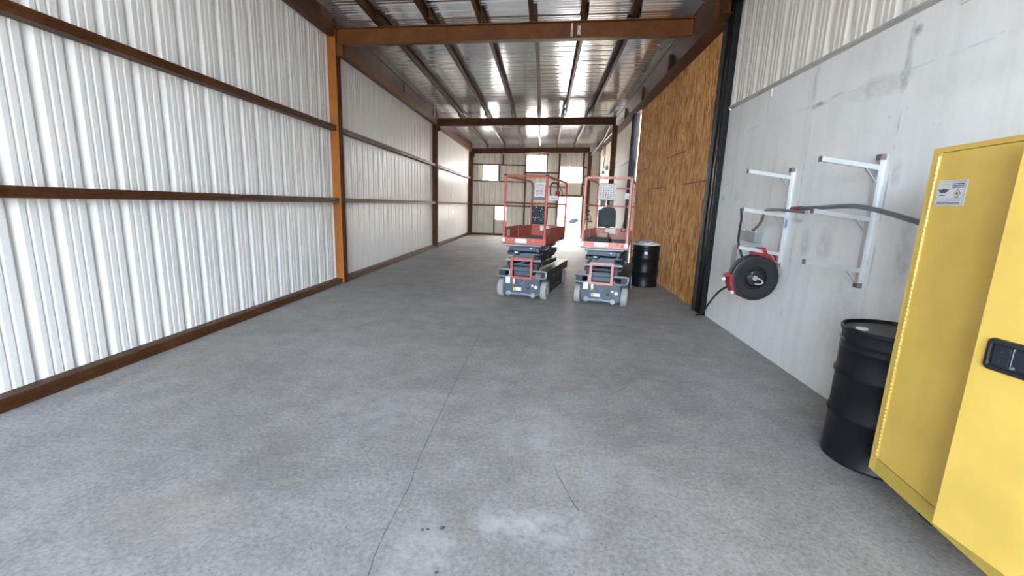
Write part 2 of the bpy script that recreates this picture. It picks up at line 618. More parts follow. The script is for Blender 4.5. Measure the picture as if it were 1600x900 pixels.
# ------------------------------------------------------------------ building constants
XL = -4.0           # inner face of left girts
XLW = -4.13         # left siding plane
XR = 2.70           # right concrete face
YF = -6.79          # open front
Y1, Y2, Y3 = 8.45, 16.07, 23.69
YE = 23.80          # back siding plane
def roof_z(x, y):
    return 4.92 + 0.0357 * (x + 3.94) - 0.0145 * (y - 8.45)


# ------------------------------------------------------------------ floor and ground
fl = MB()
fl.box(-4.3, 2.70, YF, 23.95, -0.15, 0.0)
floor = struct(fl.build('floor', 'floor'))
g = MB()
g.box(-40, 40, -40, YF, -0.30, -0.02)
g.box(-40, 40, 23.95, 70, -0.30, -0.02)
g.box(-40, -4.3, YF, 23.95, -0.30, -0.02)
g.box(2.70, 40, YF, 23.95, -0.30, -0.02)
struct(g.build('ground', 'dirt'), 'pale dry ground outside the open ends of the shed')

def strip(pts, w, z=0.0015, jitter=0.0, seed=1):
    rnd = random.Random(seed)
    P = []
    for a, b in zip(pts, pts[1:]):
        n = max(2, int(math.hypot(b[0] - a[0], b[1] - a[1]) / 0.05))
        for i in range(n):
            t = i / n
            P.append((a[0] + (b[0] - a[0]) * t, a[1] + (b[1] - a[1]) * t))
    P.append(pts[-1])
    mb = MB()
    L = []
    dx = pts[-1][0] - pts[0][0]
    dy = pts[-1][1] - pts[0][1]
    ln = math.hypot(dx, dy)
    nx, ny = -dy / ln, dx / ln
    for i, p in enumerate(P):
        o = rnd.uniform(-jitter, jitter)
        ww = w * rnd.uniform(0.45, 1.2)
        L.append((mb.bm.verts.new((p[0] + nx * (o - ww), p[1] + ny * (o - ww), z)), mb.bm.verts.new((p[0] + nx * (o + ww), p[1] + ny * (o + ww), z))))
    for (a, b), (c_, d) in zip(L, L[1:]):
        mb.bm.faces.new((a, b, d, c_))
    return mb
strip([(-0.716, 1.50), (-0.741, 1.901), (-0.729, 2.291), (-0.757, 2.592), (-0.771, 3.533), (-0.779, 5.7)], 0.0026, 0.0015, 0.004, 3).build('floor_crack', 'crack', floor)
strip([(0.14, 2.62), (0.18, 2.45), (0.27, 2.19)], 0.0025, 0.0015, 0.004, 4).build('floor_crack', 'crack', floor)
strip([(-4.0, 12.65), (2.7, 12.65)], 0.012, 0.0015, 0.003, 5).build('floor_joint', 'crack', floor)
strip([(-4.0, 16.4), (2.7, 16.4)], 0.012, 0.0015, 0.003, 6).build('floor_joint', 'crack', floor)
for i, (x, y) in enumerate(((-0.556, 1.955), (-0.53, 1.96), (-0.46, 1.975), (-0.45, 1.985), (-0.42, 1.70))):
    mk = MB()
    n = 9
    pp = [(x + 0.012 * random.uniform(.6, 1.3) * math.cos(2 * math.pi * j / n), y + 0.010 * random.uniform(.5, 1.3) * math.sin(2 * math.pi * j / n), 0.0005) for j in range(n)]
    mk.poly(pp, (0, 0, 0.0015))
    mk.build('floor_chip', 'crack', floor)

# ------------------------------------------------------------------ left wall
wl = shell('wall_left', 'white ribbed metal siding on brown steel girts')
y = YF
fnL = lambda s, h, d: (XLW - d, s, h)
ztop = lambda s: roof_z(XLW, s) + 0.02
while y < YE - 0.01:
    y1 = min(y + 3 * PERIOD, YE)
    mb = MB()
    sheet(mb, y, y1, 0.02, ztop, fnL, phase=3.395)
    mb.build('wall_panel', 'siding', wl)
    y = y1

CGIRT = [(0, 0), (0.13, 0), (0.13, 0.09), (0, 0.09), (0, 0.060), (0.006, 0.056), (0.006, 0.036), (0, 0.032)]
bays = [(YF, Y1 - 0.06), (Y1 + 0.15, Y2 - 0.03), (Y2 + 0.13, Y3 - 0.05)]
for a, b in bays:
    for z in (1.597, 2.935):
        mb = MB()
        mb.sweep(CGIRT, (XL, a, z), (XL, b, z), (-1, 0, 0), (0, 0, 1))
        mb.build('girt', 'rust', wl)
    mb = MB()
    mb.sweep([(0, 0), (0.13, 0), (0.13, 0.105), (0.012, 0.105), (0, 0.094), (0, 0.062), (0.008, 0.056), (0.008, 0.03), (0, 0.024)], (XL, a, 0), (XL, b, 0), (-1, 0, 0), (0, 0, 1))
    mb.build('base_channel', 'rust', wl)

# ------------------------------------------------------------------ back wall
Wn = [(-3.414, -2.572, 2.885, 3.69), (-1.113, -0.024, 3.405, 4.27), (0.688, 1.85, 2.92, 3.728), (-2.697, -2.11, 0.845, 1.559)]
DOOR = (0.651, 1.952, 0.02, 2.21)
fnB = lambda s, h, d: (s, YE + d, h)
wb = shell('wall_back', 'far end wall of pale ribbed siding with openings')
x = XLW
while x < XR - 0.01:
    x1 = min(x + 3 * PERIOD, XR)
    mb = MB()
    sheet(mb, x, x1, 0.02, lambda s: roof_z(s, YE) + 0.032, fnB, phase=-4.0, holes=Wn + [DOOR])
    mb.build('wall_panel', 'siding_back_dim', wb)
    x = x1
def bk(x0, x1, z0, z1, name='girt', d=0.10, mat='rust'):
    mb = MB()
    mb.box(x0, x1, YE - d, YE - 0.004, z0, z1)
    mb.build(name, mat, wb)
bk(-3.9, -1.16, 3.69, 3.75)
bk(-3.9, -3.42, 2.83, 2.885)
bk(-3.42, -2.57, 2.83, 2.882)
bk(-2.50, -1.16, 2.83, 2.885)
bk(-3.9, -1.16, 1.56, 1.625)
bk(-1.08, -0.03, 1.56, 1.625)
bk(-0.03, 0.62, 1.56, 1.625)
bk(-1.08, 0.66, 3.34, 3.40)
bk(1.90, 2.08, 3.66, 3.72)
bk(1.90, 2.08, 2.82, 2.88)
bk(0.70, 1.88, 2.215, 2.27)
bk(0.70, 1.88, 2.87, 2.918, mat='siding_beige')
bk(-2.62, -2.12, 0.79, 0.843, mat='siding_beige')
bk(-2.36, -2.28, 3.75, 4.25, 'stud')
bk(-2.568, -2.50, 2.885, 3.69, 'stud')
bk(-1.16, -1.08, 0.10, 4.28, 'stud')
bk(-0.02, 0.03, 3.40, 4.35, 'stud')
bk(0.60, 0.685, 2.27, 4.36, 'stud')
bk(0.59, 0.648, 0.0, 2.27, 'stud')
bk(1.855, 1.93, 2.27, 4.42, 'stud')
bk(1.955, 2.02, 0.0, 2.27, 'stud')
bk(-2.76, -2.70, 0.10, 1.56, 'stud')
bk(-3.93, 0.59, 0.0, 0.10, 'base_channel', 0.13)
bk(2.02, 2.70, 0.0, 0.10, 'base_channel', 0.13)
for i, (x0, x1, z0, z1) in enumerate(Wn):
    mb = MB()
    mb.box(x0, x1, YE + 0.012, YE + 0.016, z0, z1)
    w = struct(mb.build('window_%d' % (i + 1), 'glazing'), ['translucent white panel high in the left part of the far wall', 'tall bright translucent panel top centre of the far wall', 'bright translucent panel above the open far door', 'small bright translucent panel low on the left of the far wall'][i])
    mb = MB()
    t = 0.02
    for a, b, c0, d0 in ((x0, x1, z1 - t, z1), (x0, x1, z0, z0 + t), (x0, x0 + t, z0 + t, z1 - t), (x1 - t, x1, z0 + t, z1 - t)):
        mb.box(a, b, YE - 0.012, YE + 0.010, c0, d0)
    mb.build('window_frame', 'siding_beige', w)
d1 = shell('door_1', 'open doorway at the far end with daylight behind')
mb = MB()
mb.box(0.651, 0.70, YE - 0.04, YE + 0.10, 0.0, 2.21)
mb.build('door_jamb', 'beige', d1)
mb = MB()
mb.box(1.903, 1.952, YE - 0.04, YE + 0.10, 0.0, 2.21)
mb.build('door_jamb', 'beige', d1)
mb = MB()
mb.box(0.70, 1.903, YE - 0.04, YE + 0.10, 2.16, 2.21)
mb.build('door_head', 'beige', d1)

# ------------------------------------------------------------------ right wall
wr = shell('wall_right', 'painted concrete wall with pale ribbed siding above')
def slab(y0, y1, z0, z1, name='concrete_wall_panel', x0=XR, mat='concrete_wall', d=0.2):
    mb = MB()
    mb.box(x0, x0 + d, y0, y1, z0, z1)
    return mb.build(name, mat, wr)
slab(YF, 7.30, -0.1, 3.19)
slab(14.0, 18.2, -0.1, 3.19)
slab(18.2, 23.95, -0.1, 3.19, mat='beige')
slab(18.2, 21.0, 3.24, 5.3, mat='beige')
slab(21.0, 23.95, 3.24, 5.3, mat='beige')
fnR = lambda s, h, d: (XR + 0.02 + d, s, h)
for a0, b0, ph in ((YF, 7.30, 7.02), (14.3, 18.2, 0.0)):
    y = a0
    while y < b0 - 0.01:
        y1 = min(y + 3 * PERIOD, b0)
        mb = MB()
        sheet(mb, y, y1, 3.22, 5.6 if a0 < 0 else 5.2, fnR, phase=ph)
        mb.build('wall_panel', 'siding_beige', wr)
        y = y1
slab(7.30, 14.3, 4.55, 5.4, 'header_panel', XR + 0.02, 'siding_beige', 0.1)
mb = MB()
mb.sweep([(0, 0), (0.045, 0.012), (0.045, 0.032), (-0.03, 0.06), (-0.03, 0.03)], (XR, YF, 3.185), (XR, 7.12, 3.185), (-1, 0, 0), (0, 0, 1))
t1 = struct(mb.build('trim_1', 'trim_beige'))
for yy in (5.9, 3.35, 1.2):
    mb = MB()
    mb.box(XR - 0.012, XR - 0.001, yy, yy + 0.06, 3.09, 3.184)
    mb.build('trim_clip', 'siding_beige', t1)
mb = MB()
mb.sweep([(0, 0), (0.045, 0.012), (0.045, 0.032), (-0.03, 0.06), (-0.03, 0.03)], (XR, 14.6, 3.185), (XR, 23.75, 3.185), (-1, 0, 0), (0, 0, 1))
struct(mb.build('trim_2', 'trim_beige'))

# ------------------------------------------------------------------ roof
ce = shell('ceiling', 'ribbed bare metal roof on brown steel purlins')
RXE = 2.74
y = YF - 0.1
while y < YE + 0.1:
    y1 = min(y + 3 * PERIOD, YE + 0.12)
    mb = MB()
    for (a, da), (b, db) in zip(rib_points(y, y1, 0.1, RIB_ROOF), rib_points(y, y1, 0.1, RIB_ROOF)[1:]):
        xs = (-4.30, RXE)
        mb.quad([(xs[0], a, roof_z(xs[0], a) + da), (xs[1], a, roof_z(xs[1], a) + da), (xs[1], b, roof_z(xs[1], b) + db), (xs[0], b, roof_z(xs[0], b) + db)])
    mb.build('roof_panel', 'roof', ce)
    y = y1
PX = [-3.15, -2.22, -1.31, -0.40, 0.48, 1.36]
CPUR = [(-0.032, 0), (0.032, 0), (0.032, 0.008), (-0.024, 0.008), (-0.024, 0.177), (0.032, 0.177), (0.032, 0.185), (-0.032, 0.185)]
for bi, (a, b) in enumerate(((YF, Y1 + 0.25), (Y1 - 0.25, Y2 + 0.25), (Y2 - 0.25, YE - 0.01))):
    for px in PX:
        xx = px + (0.0 if bi != 1 else 0.068)
        fl_ = 1 if xx < 0 else -1
        mb = MB()
        mb.sweep([(fl_ * q[0], q[1]) for q in CPUR], (xx, a, roof_z(xx, a) - 0.189), (xx, b, roof_z(xx, b) - 0.189), (1, 0, 0), (0, 0, 1))
        mb.build('purlin', 'rust', ce)

# ------------------------------------------------------------------ steel frame
def ibeam_prof(w, h, tw=0.012, tf=0.016):
    a, b = w / 2, h / 2
    return [(-a, -b), (a, -b), (a, -b + tf), (tw, -b + tf), (tw, b - tf), (a, b - tf), (a, b), (-a, b), (-a, b - tf), (-tw, b - tf), (-tw, -b + tf), (-a, -b + tf)]

def rafter(yc, xl, zl0, zl1, xr, zr0, zr1, label, mat):
    t = thing('steel_beam', label, 'beam', (xl, yc, zl0), 0, 'steel rafter beams across the shed')
    def P(x, f):
        u = (x - xl) / (xr - xl)
        return zl0 + (zr0 - zl0) * u + f * ((zl1 - zl0) + ((zr1 - zr0) - (zl1 - zl0)) * u)
    mb = MB()
    h = zl1 - zl0
    mb.sweep(ibeam_prof(0.14, h, 0.006, 0.014), (0, 0, h / 2), (xr - xl, 0, zr0 - zl0 + (zr1 - zr0) / 2), (0, 1, 0), (0, 0, 1))
    mb.build('beam_section', mat, t)
    return t, xl, yc, zl0, P

b1, bx, by, bz, P1 = rafter(Y1, -3.955, 4.437, 4.718, 2.40, 4.643, 4.947, 'nearest brown steel beam crossing under the roof with scuffed splice', 'rust_beam')
mb = MB()
for xx in (0.34, 0.40):
    mb.box(xx - bx, xx - bx + 0.012, -0.07, -0.008, P1(xx, .06) - bz, P1(xx, .94) - bz)
mb.build('splice_plate', 'rust_beam', b1)
mb = MB()
mb.box(0.41 - bx, 0.47 - bx, -0.018, -0.007, P1(.45, .25) - bz, P1(.45, .75) - bz)
mb.box(0.30 - bx, 0.335 - bx, -0.016, -0.007, P1(.32, .15) - bz, P1(.32, .9) - bz)
mb.build('weld_scuff', 'scuff', b1)
mb = MB()
mb.box(2.40 - bx, 2.415 - bx, -0.08, 0.08, P1(2.4, 0) - bz - .01, P1(2.4, 1) - bz)
mb.build('end_plate', 'rust_beam', b1)
mb = MB()
mb.box(0.005, 0.11, -0.06, 0.06, -0.19, -0.002)
mb.build('seat_bracket', 'rust_beam', b1)
b2, *_ = rafter(Y2, -3.95, 4.315, 4.578, 2.30, 4.486, 4.770, 'middle brown steel beam crossing the shed behind the lifts', 'rust')
b3, *_ = rafter(Y3 - 0.06, -3.95, 4.243, 4.496, 2.16, 4.445, 4.690, 'farthest brown steel beam along the top of the far wall', 'rust')
for bb in (b2, b3):
    mb = MB()
    mb.box(0.005, 0.10, -0.05, 0.05, -0.16, -0.002)
    mb.build('seat_bracket', 'rust', bb)

def column(x0, x1, y0, y1, h, label, mats=('rust_lit', 'rust'), flange=True):
    t = thing('steel_column', label, 'column', ((x0 + x1) / 2, (y0 + y1) / 2, 0), 0, 'steel columns')
    hx, hy = (x1 - x0) / 2, (y1 - y0) / 2
    mb = MB()
    mb.box(-hx, hx, -hy, -hy + 0.014, 0, h)
    mb.build('front_flange', mats[0], t)
    mb = MB()
    mb.box(-hx, hx, hy - 0.014, hy, 0, h)
    mb.build('rear_flange', mats[1], t)
    mb = MB()
    mb.box(-hx * .35, hx * .35, -hy + 0.0135, hy - 0.0135, 0, h)
    mb.box(hx * .35, hx * .98, -0.01, 0.01, 0, h)
    mb.build('web', mats[1], t)
    mb = MB()
    mb.box(-hx - 0.0, hx + 0.02, -hy - 0.03, hy + 0.03, 0.001, 0.012)
    mb.build('base_plate', mats[1], t)
    return t
column(-4.128, -3.965, 8.38, 8.56, 4.70, 'nearest rusty steel column, front coloured as lit, standing against the left wall')
column(-4.128, -3.97, 16.0, 16.18, 4.58, 'middle dark brown steel column against the left wall', ('rust', 'rust'))
column(-4.128, -3.93, 23.52, 23.69, 4.45, 'dark steel column in the far left corner', ('rust', 'rust'))
column(2.20, 2.36, 15.98, 16.16, 4.47, 'dark steel column standing behind the right-hand lift', ('rust', 'rust'))
column(2.10, 2.28, 23.50, 23.66, 4.44, 'dark steel column beside the far doorway', ('rust', 'rust'))

# eave beams
for (a, b), z0, lab in zip(((YF, Y1 - 0.075), (Y1 + 0.075, Y2 - 0.075), (Y2 + 0.075, YE - 0.005)), (4.57, 4.355, 4.33),
                           ('brown steel eave beam along the top of the left wall, nearest bay', 'brown steel eave beam along the top of the left wall, middle bay', 'brown steel eave beam along the top of the left wall, farthest bay')):
    t = thing('eave_beam', lab, 'beam', (-4.05, a, z0), 0, 'eave beams')
    za, zb = roof_z(-3.97, a) - 0.012 - z0, roof_z(-3.97, b) - 0.012 - z0
    L = b - a
    mb = MB()
    n = 2
    lo = 0.2
    mb.poly([(0.045, 0, 0), (0.045, L, 0), (0.045, L, zb), (0.045, 0, za)], (-0.09, 0, 0))
    mb.build('beam_web', 'rust', t)
    mb = MB()
    mb.box(0.046, 0.08, 0.0, L, 0.0, lo - 0.015)
    mb.box(0.046, 0.088, 0.0, L, lo - 0.015, lo)
    mb.build('lower_chord', 'rust_beam' if z0 < 4.5 else 'rust', t)
    mb = MB()
    for yy in (0.42, L * .52, L - .42):
        mb.box(0.046, 0.078, yy - 0.006, yy + 0.006, lo, min(za, zb) - 0.01)
    mb.build('stiffener', 'rust', t)

for a, b, z0, z1, lab in ((YF, 6.95, 4.62, None, 'dark steel eave beam above the right wall, in front of the black jamb'), (7.17, YE - 0.3, 4.52, None, 'dark steel eave beam running above the OSB boarding on the right')):
    t = thing('eave_beam', lab, 'beam', (2.52, a, z0), 0, 'eave beams')
    L = b - a
    f0 = 0.40 if a > 0 else 0.0
    za, zb = roof_z(2.45, a) - 0.012 - z0, roof_z(2.45, b) - 0.012 - z0
    # lower edge falls slightly with the roof
    dz = (zb - za) * 0.0
    mb = MB()
    mb.poly([(0.0, 0, 0), (0.0, L, 0), (0.0, L, zb), (0.0, 0, za)], (0.02, 0, 0))
    mb.build('beam_web', 'rust', t)
    mb = MB()
    mb.box(-0.08, 0.29, f0, L, -0.001, 0.014)
    if f0:
        mb.box(-0.08, 0.06, 0, f0, -0.001, 0.014)
    mb.build('lower_flange', 'rust', t)
    mb = MB()
    for q in range(7):
        yy = 0.4 + q * (L - 0.8) / 6
        mb.box(-0.07, -0.001, yy - 0.006, yy + 0.006, 0.015, min(za, zb) - 0.02)
    mb.build('stiffener', 'rust', t)

# black jamb of the wide opening
t = thing('steel_jamb', 'tall black steel jamb between the OSB boarding and the concrete wall', 'jamb', (2.66, 7.35, 0))
mb = MB()
mb.sweep([(0.035, -0.20), (-0.055, -0.20), (-0.055, -0.185), (-0.02, -0.17), (-0.02, 0.14), (-0.055, 0.155), (-0.055, 0.17), (0.035, 0.17)], (0, 0, 0), (0, 0, 5.05), (1, 0, 0), (0, 1, 0))
mb.build('jamb_channel', 'black_steel', t)
mb = MB()
mb.box(-0.035, -0.021, -0.05, 0.0, 0.0, 5.05)
mb.build('track_rib', 'black_steel', t)
mb = MB()
mb.box(-0.055, 0.03, 0.172, 0.21, 0.0, 4.45)
mb.build('seal_strip', 'rubber', t)
# far side post of the opening
t = thing('steel_column', 'black steel post at the far edge of the OSB boarding', 'column', (2.62, 14.25, 0), 0, 'steel columns')
mb = MB()
mb.sweep(ibeam_prof(0.15, 0.30, 0.02, 0.02), (0, 0, 0), (0, 0, 4.50), (1, 0, 0), (0, 1, 0))
mb.build('post_section', 'black_steel', t)
mb = MB()
mb.box(2.655, 2.695, 13.84, 13.97, 0, 4.50)
struct(mb.build('trim_3', 'siding_white' if 'siding_white' in M else 'siding'))

# OSB sheets
ob = thing('osb_boarding', 'brown OSB sheets boarding up the wide opening in the right wall', 'boarding', (XR, 7.56, 0))
colsY = [7.56, 9.16, 10.56, 12.12, 13.83]
joints = [[2.19], [2.825], [2.19], [2.76]]
for i, (a, b) in enumerate(zip(colsY, colsY[1:])):
    zs = [0.0] + joints[i] + [4.515]
    if i in (1,):
        zs = [0.0, 2.825, 4.515]
    for z0, z1 in zip(zs, zs[1:]):
        mb = MB()
        e = 0.009
        pr = random.uniform(0.0, 0.006)
        mb.box(-pr, 0.014, a - 7.56 + e, b - 7.56 - e, z0 + (e if z0 > 0 else 0.002), z1 - e)
        mb.build('osb_sheet', 'osb', ob)
mb = MB()
mb.box(0.015, 0.03, 0.0, 13.83 - 7.56, 0.0, 4.515)
mb.build('backing', 'osb_gap', ob)

# ------------------------------------------------------------------ drums
def drum(x, y, label, bung=None, rim='drum', sticker=False):
    t = thing('steel_drum', label, 'drum', (x, y, 0), 0, 'black steel drums')
    R, h = 0.293, 0.945
    prof = [(0, 0.012), (R - 0.012, 0.012), (R - 0.010, 0.0), (R + 0.002, 0.0), (R + 0.005, 0.010), (R - 0.002, 0.022)]
    for hz in (0.33, 0.62):
        prof += [(R - 0.004, hz - 0.03), (R + 0.008, hz - 0.008), (R + 0.008, hz + 0.008), (R - 0.004, hz + 0.03)]
    prof += [(R - 0.004, 0.78), (R + 0.002, 0.795), (R - 0.004, 0.81), (R - 0.004, 0.83), (R + 0.002, 0.845), (R - 0.004, 0.86), (R - 0.004, h - 0.03)]
    MB().lathe(prof, (0, 0, 0), n=72).build('drum_body', 'drum', t, True)
    a = [(R - 0.006, h - 0.032), (R + 0.006, h - 0.03), (R + 0.009, h - 0.012), (R + 0.004, h), (R - 0.008, h), (R - 0.012, h - 0.022)]
    MB().lathe(a, (0, 0, 0), n=72).build('top_rim', rim, t, True)
    MB().lathe([(R - 0.011, h - 0.023), (R - 0.05, h - 0.022), (R - 0.055, h - 0.018), (0, h - 0.018)], (0, 0, 0), n=72).build('drum_lid', 'drum_lid', t, True)
    if bung:
        bx_, by_ = bung
        MB().lathe([(0, .012), (0.030, .012), (0.036, .006), (0.036, -0.004)], (bx_, by_, h - 0.018), n=24).build('bung_cap', 'white_plastic', t, True)['label'] = 'white bung cap'
        MB().lathe([(0, .008), (0.018, .008), (0.021, .0), (0.021, -0.004)], (-bx_ * .3 + .15, -by_ * .3 + .1, h - 0.018), n=20).build('small_bung', 'drum_lid', t, True)
    if sticker:
        mb = MB()
        aa = math.radians(-101)
        pts = []
        for j in range(6):
            a0 = aa + (j - 2.5) * 0.045
            pts.append((math.cos(a0), math.sin(a0)))
        for p, q in zip(pts, pts[1:]):
            r = R + 0.004
            mb.quad([(p[0] * r, p[1] * r, 0.72), (q[0] * r, q[1] * r, 0.72), (q[0] * r, q[1] * r, 0.775), (p[0] * r, p[1] * r, 0.775)])
        mb.build('drum_label', 'label', t)['label'] = 'small white paper label'
    return t
drum(2.385, 2.995, 'black steel drum with white bung cap standing behind the yellow cabinet', (-0.19, 0.045))
drum(2.27, 9.84, 'black steel drum with small white label beside the OSB boarding', None, 'white_plastic', True)
# plastic sheet and hose bits thrown on the far drum
mb = MB()
rnd = random.Random(11)
nx, ny = 14, 9
G = {}
for i in range(nx):
    for j in range(ny):
        u, w = i / (nx - 1) - .5, j / (ny - 1) - .5
        z = 0.928 + 0.02 + 0.07 * (0.5 + 0.5 * math.sin(9 * u + 4 * w)) * (1 - 2.6 * u * u) * (1 - 2.2 * w * w) + rnd.uniform(0, .02)
        G[i, j] = mb.bm.verts.new((2.24 + u * 0.38 + rnd.uniform(-.012, .012), 9.90 + w * 0.27, z))
for i in range(nx - 1):
    for j in range(ny - 1):
        mb.bm.faces.new((G[i, j], G[i + 1, j], G[i + 1, j + 1], G[i, j + 1]))
bmesh.ops.solidify(mb.bm, geom=mb.bm.faces[:], thickness=0.012)
tag(mb.build('plastic_sheet', 'white_plastic', None, True), 'crumpled white plastic sheet on the far black drum', 'sheet')
mb = MB()
mb.tube([(2.06 + 0.40 * q / 10, 9.60 + 0.04 * math.sin(q * .5), 0.962 + 0.012 * math.sin(q * 1.1)) for q in range(11)], 0.016, 8)
tag(mb.build('hose_piece', 'white_plastic', None, True), 'short pale hose piece lying across the rim of the far drum', 'hose')

# ------------------------------------------------------------------ yellow safety cabinet
CA = (2.09, 2.626)
cab = thing('safety_cabinet', 'yellow two-door steel safety cabinet standing at the right wall', 'cabinet', (CA[0], CA[1], 0), math.atan2(-0.99625, -0.0865))
# local x = along the front towards the camera, y = into the cabinet, z up
CW, CDp, Z0, Z1 = 1.20, 0.45, 0.15, 2.055
mb = MB()
mb.box(0, 0.02, 0.012, CDp, Z0, Z1)
mb.box(CW - 0.02, CW, 0.012, CDp, Z0, Z1)
mb.box(0.02, CW - 0.02, CDp - 0.02, CDp, Z0, Z1)
mb.box(0.02, CW - 0.02, 0.012, CDp - 0.02, Z1 - 0.02, Z1)
mb.box(0.02, CW - 0.02, 0.012, CDp - 0.02, Z0, Z0 + 0.02)
mb.build('cabinet_shell', 'yellow', cab)
mb = MB()
mb.box(0, 0.056, 0, 0.012, Z0, Z1)
mb.box(CW - 0.056, CW, 0, 0.012, Z0, Z1)
mb.box(0.056, CW - 0.056, 0, 0.012, 2.029, Z1)
mb.build('front_frame', 'yellow', cab)
mb = MB()
mb.box(0.056, CW - 0.056, 0, 0.012, Z0, 0.240)
mb.build('kick_rail', 'yellow_dirty', cab)
mb = MB()
mb.box(0.060, 0.60, 0.003, 0.035, 0.243, 2.026)
dl = mb.build('left_door', 'yellow', cab)
mb = MB()
nk = 70
for q in range(nk):
    za = 0.26 + q * (2.012 - 0.26) / nk
    zb = za + (2.012 - 0.26) / nk - 0.004
    mb.cyl((0.053, -0.004, za), (0.053, -0.004, zb), 0.0065, 8)
mb.build('piano_hinge', 'hinge', cab, True)
# label on the left door
mb = MB()
mb.box(0.070, 0.262, 0.0008, 0.0032, 1.751, 1.881)
lb = mb.build('door_label', 'label', dl)
lb['label'] = 'white warning label with wing emblem'
pr = {n: MB() for n in ('ink', 'ink_grey', 'ink_yellow')}
def bar(u0, u1, z0, z1, c='ink', w=MB):
    pr[c].box(u0, u1, -0.0004, 0.0009, z0, z1)
for z0 in (1.755, 1.873):
    bar(0.076, 0.256, z0, z0 + .003, 'ink_grey')
for u0 in (0.076, 0.2535):
    bar(u0, u0 + .0025, 1.757, 1.875, 'ink_grey')
def words(u0, u1, z, h, c, seed):
    r_ = random.Random(seed)
    u = u0
    while u < u1:
        w_ = r_.uniform(.003, .009)
        bar(u, min(u + w_, u1), z, z + h, c)
        u += w_ + r_.uniform(.0015, .003)
words(0.088, 0.155, 1.861, .005, 'ink_yellow', 1)
words(0.090, 0.156, 1.851, .003, 'ink_yellow', 2)
words(0.172, 0.246, 1.859, .005, 'ink', 3)
words(0.176, 0.246, 1.849, .005, 'ink', 4)
words(0.176, 0.246, 1.840, .005, 'ink', 5)
words(0.100, 0.140, 1.803, .004, 'ink', 6)
words(0.082, 0.245, 1.787, .0022, 'ink_grey', 7)
words(0.085, 0.240, 1.781, .0022, 'ink_grey', 8)
words(0.090, 0.235, 1.775, .0022, 'ink_grey', 9)
words(0.200, 0.222, 1.792, .003, 'ink', 10)
words(0.092, 0.238, 1.763, .005, 'ink', 12)
# wing emblem
wing = [(0.084, 1.836), (0.112, 1.834), (0.117, 1.840), (0.122, 1.834), (0.128, 1.840), (0.133, 1.834), (0.160, 1.837), (0.148, 1.826), (0.138, 1.819), (0.130, 1.815), (0.1225, 1.821), (0.115, 1.815), (0.106, 1.819), (0.094, 1.827)]
pr['ink'].poly([(u, -0.0004, z) for u, z in wing], (0, 0.0013, 0))
# diamond
def diamond(r, c, z=1.813, u=0.212, dpt=-0.0004):
    pr[c].poly([(u - r, dpt, z), (u, dpt, z + r), (u + r, dpt, z), (u, dpt, z - r)], (0, 0.0009, 0))
diamond(0.0215, 'ink', dpt=-0.0002)
diamond(0.019, 'ink_yellow', dpt=-0.0005)
diamond(0.012, 'ink_grey', dpt=-0.0008)
diamond(0.005, 'ink', dpt=-0.0011)
for n, q in pr.items():
    q.build('print', n, lb)
# right door standing ajar
HX, HYo = 1.145, -0.002
ang = math.radians(11.3)
DWID = 0.520
def dr(a, off, z):
    """a from free edge towards hinge; off outwards from the door face"""
    t_ = DWID - a
    return Vector((HX - t_ * math.cos(ang) - off * math.sin(ang) * -0 , HYo - t_ * math.sin(ang), z)) + Vector((-math.sin(ang) * -off * 1.0, -math.cos(ang) * off, 0))
DM = Matrix.Translation((HX, HYo, 0)) @ Matrix.Rotation(ang, 4, 'Z')
# door-local: x from -DWID (free edge) to 0 (hinge), y<0 outward
mb = MB()
mb.rbox(-DWID, 0, -0.0, 0.038, 0.243, 2.026, 0.003, 1, DM)
drr = mb.build('right_door', 'yellow', cab)
hx0, hx1, hz0, hz1 = -DWID + 0.050, -DWID + 0.275, 1.055, 1.195
mb = MB()
def rrect(x0, x1, z0, z1, r, y, n=5):
    out = []
    for cx, cz, a0 in ((x1 - r, z1 - r, 0), (x0 + r, z1 - r, 90), (x0 + r, z0 + r, 180), (x1 - r, z0 + r, 270)):
        for i in range(n + 1):
            a = math.radians(a0 + 90 * i / n)
            out.append(DM @ Vector((cx + r * math.cos(a), y, cz + r * math.sin(a))))
    return out
def ringwall(mb, loops):
    V = [[mb.bm.verts.new(p) for p in l] for l in loops]
    for A, B in zip(V, V[1:]):
        for i in range(len(A)):
            j = (i + 1) % len(A)
            mb.bm.faces.new((A[i], A[j], B[j], B[i]))
    return V
V = ringwall(mb, [rrect(hx0, hx1, hz0, hz1, .022, 0.0), rrect(hx0 + .003, hx1 - .003, hz0 + .003, hz1 - .003, .021, -0.010), rrect(hx0 + .016, hx1 - .016, hz0 + .018, hz1 - .018, .012, -0.012), rrect(hx0 + .020, hx1 - .020, hz0 + .022, hz1 - .022, .008, -0.003)])
mb.bm.faces.new(V[-1])
hd = mb.build('door_handle', 'black_plastic', drr)
hd['label'] = 'black recessed paddle latch'
mb = MB()
mb.rbox(hx0 + .030, hx0 + .095, -0.0105, -0.0034, hz0 + .030, hz1 - .028, .003, 2, DM)
mb.rbox(hx0 + .108, hx1 - .026, -0.013, -0.0034, hz0 + .034, hz1 - .032, .003, 2, DM)
mb.rbox(hx0 + .043, hx0 + .083, -0.0125, -0.010, hz0 + .068, hz0 + .073, .001, 1, DM)
mb.rbox(hx0 + .058, hx0 + .064, -0.0125, -0.010, hz0 + .086, hz0 + .094, .001, 1, DM)
mb.rbox(hx0 + .057, hx0 + .064, -0.0125, -0.010, hz0 + .044, hz0 + .054, .001, 1, DM)
mb.build('latch_paddle', 'lid_box', drr)
mb = MB()
mb.rbox(hx0 + .100, hx0 + .1035, -0.0105, -0.0034, hz0 + .028, hz1 - .026, .001, 1, DM)
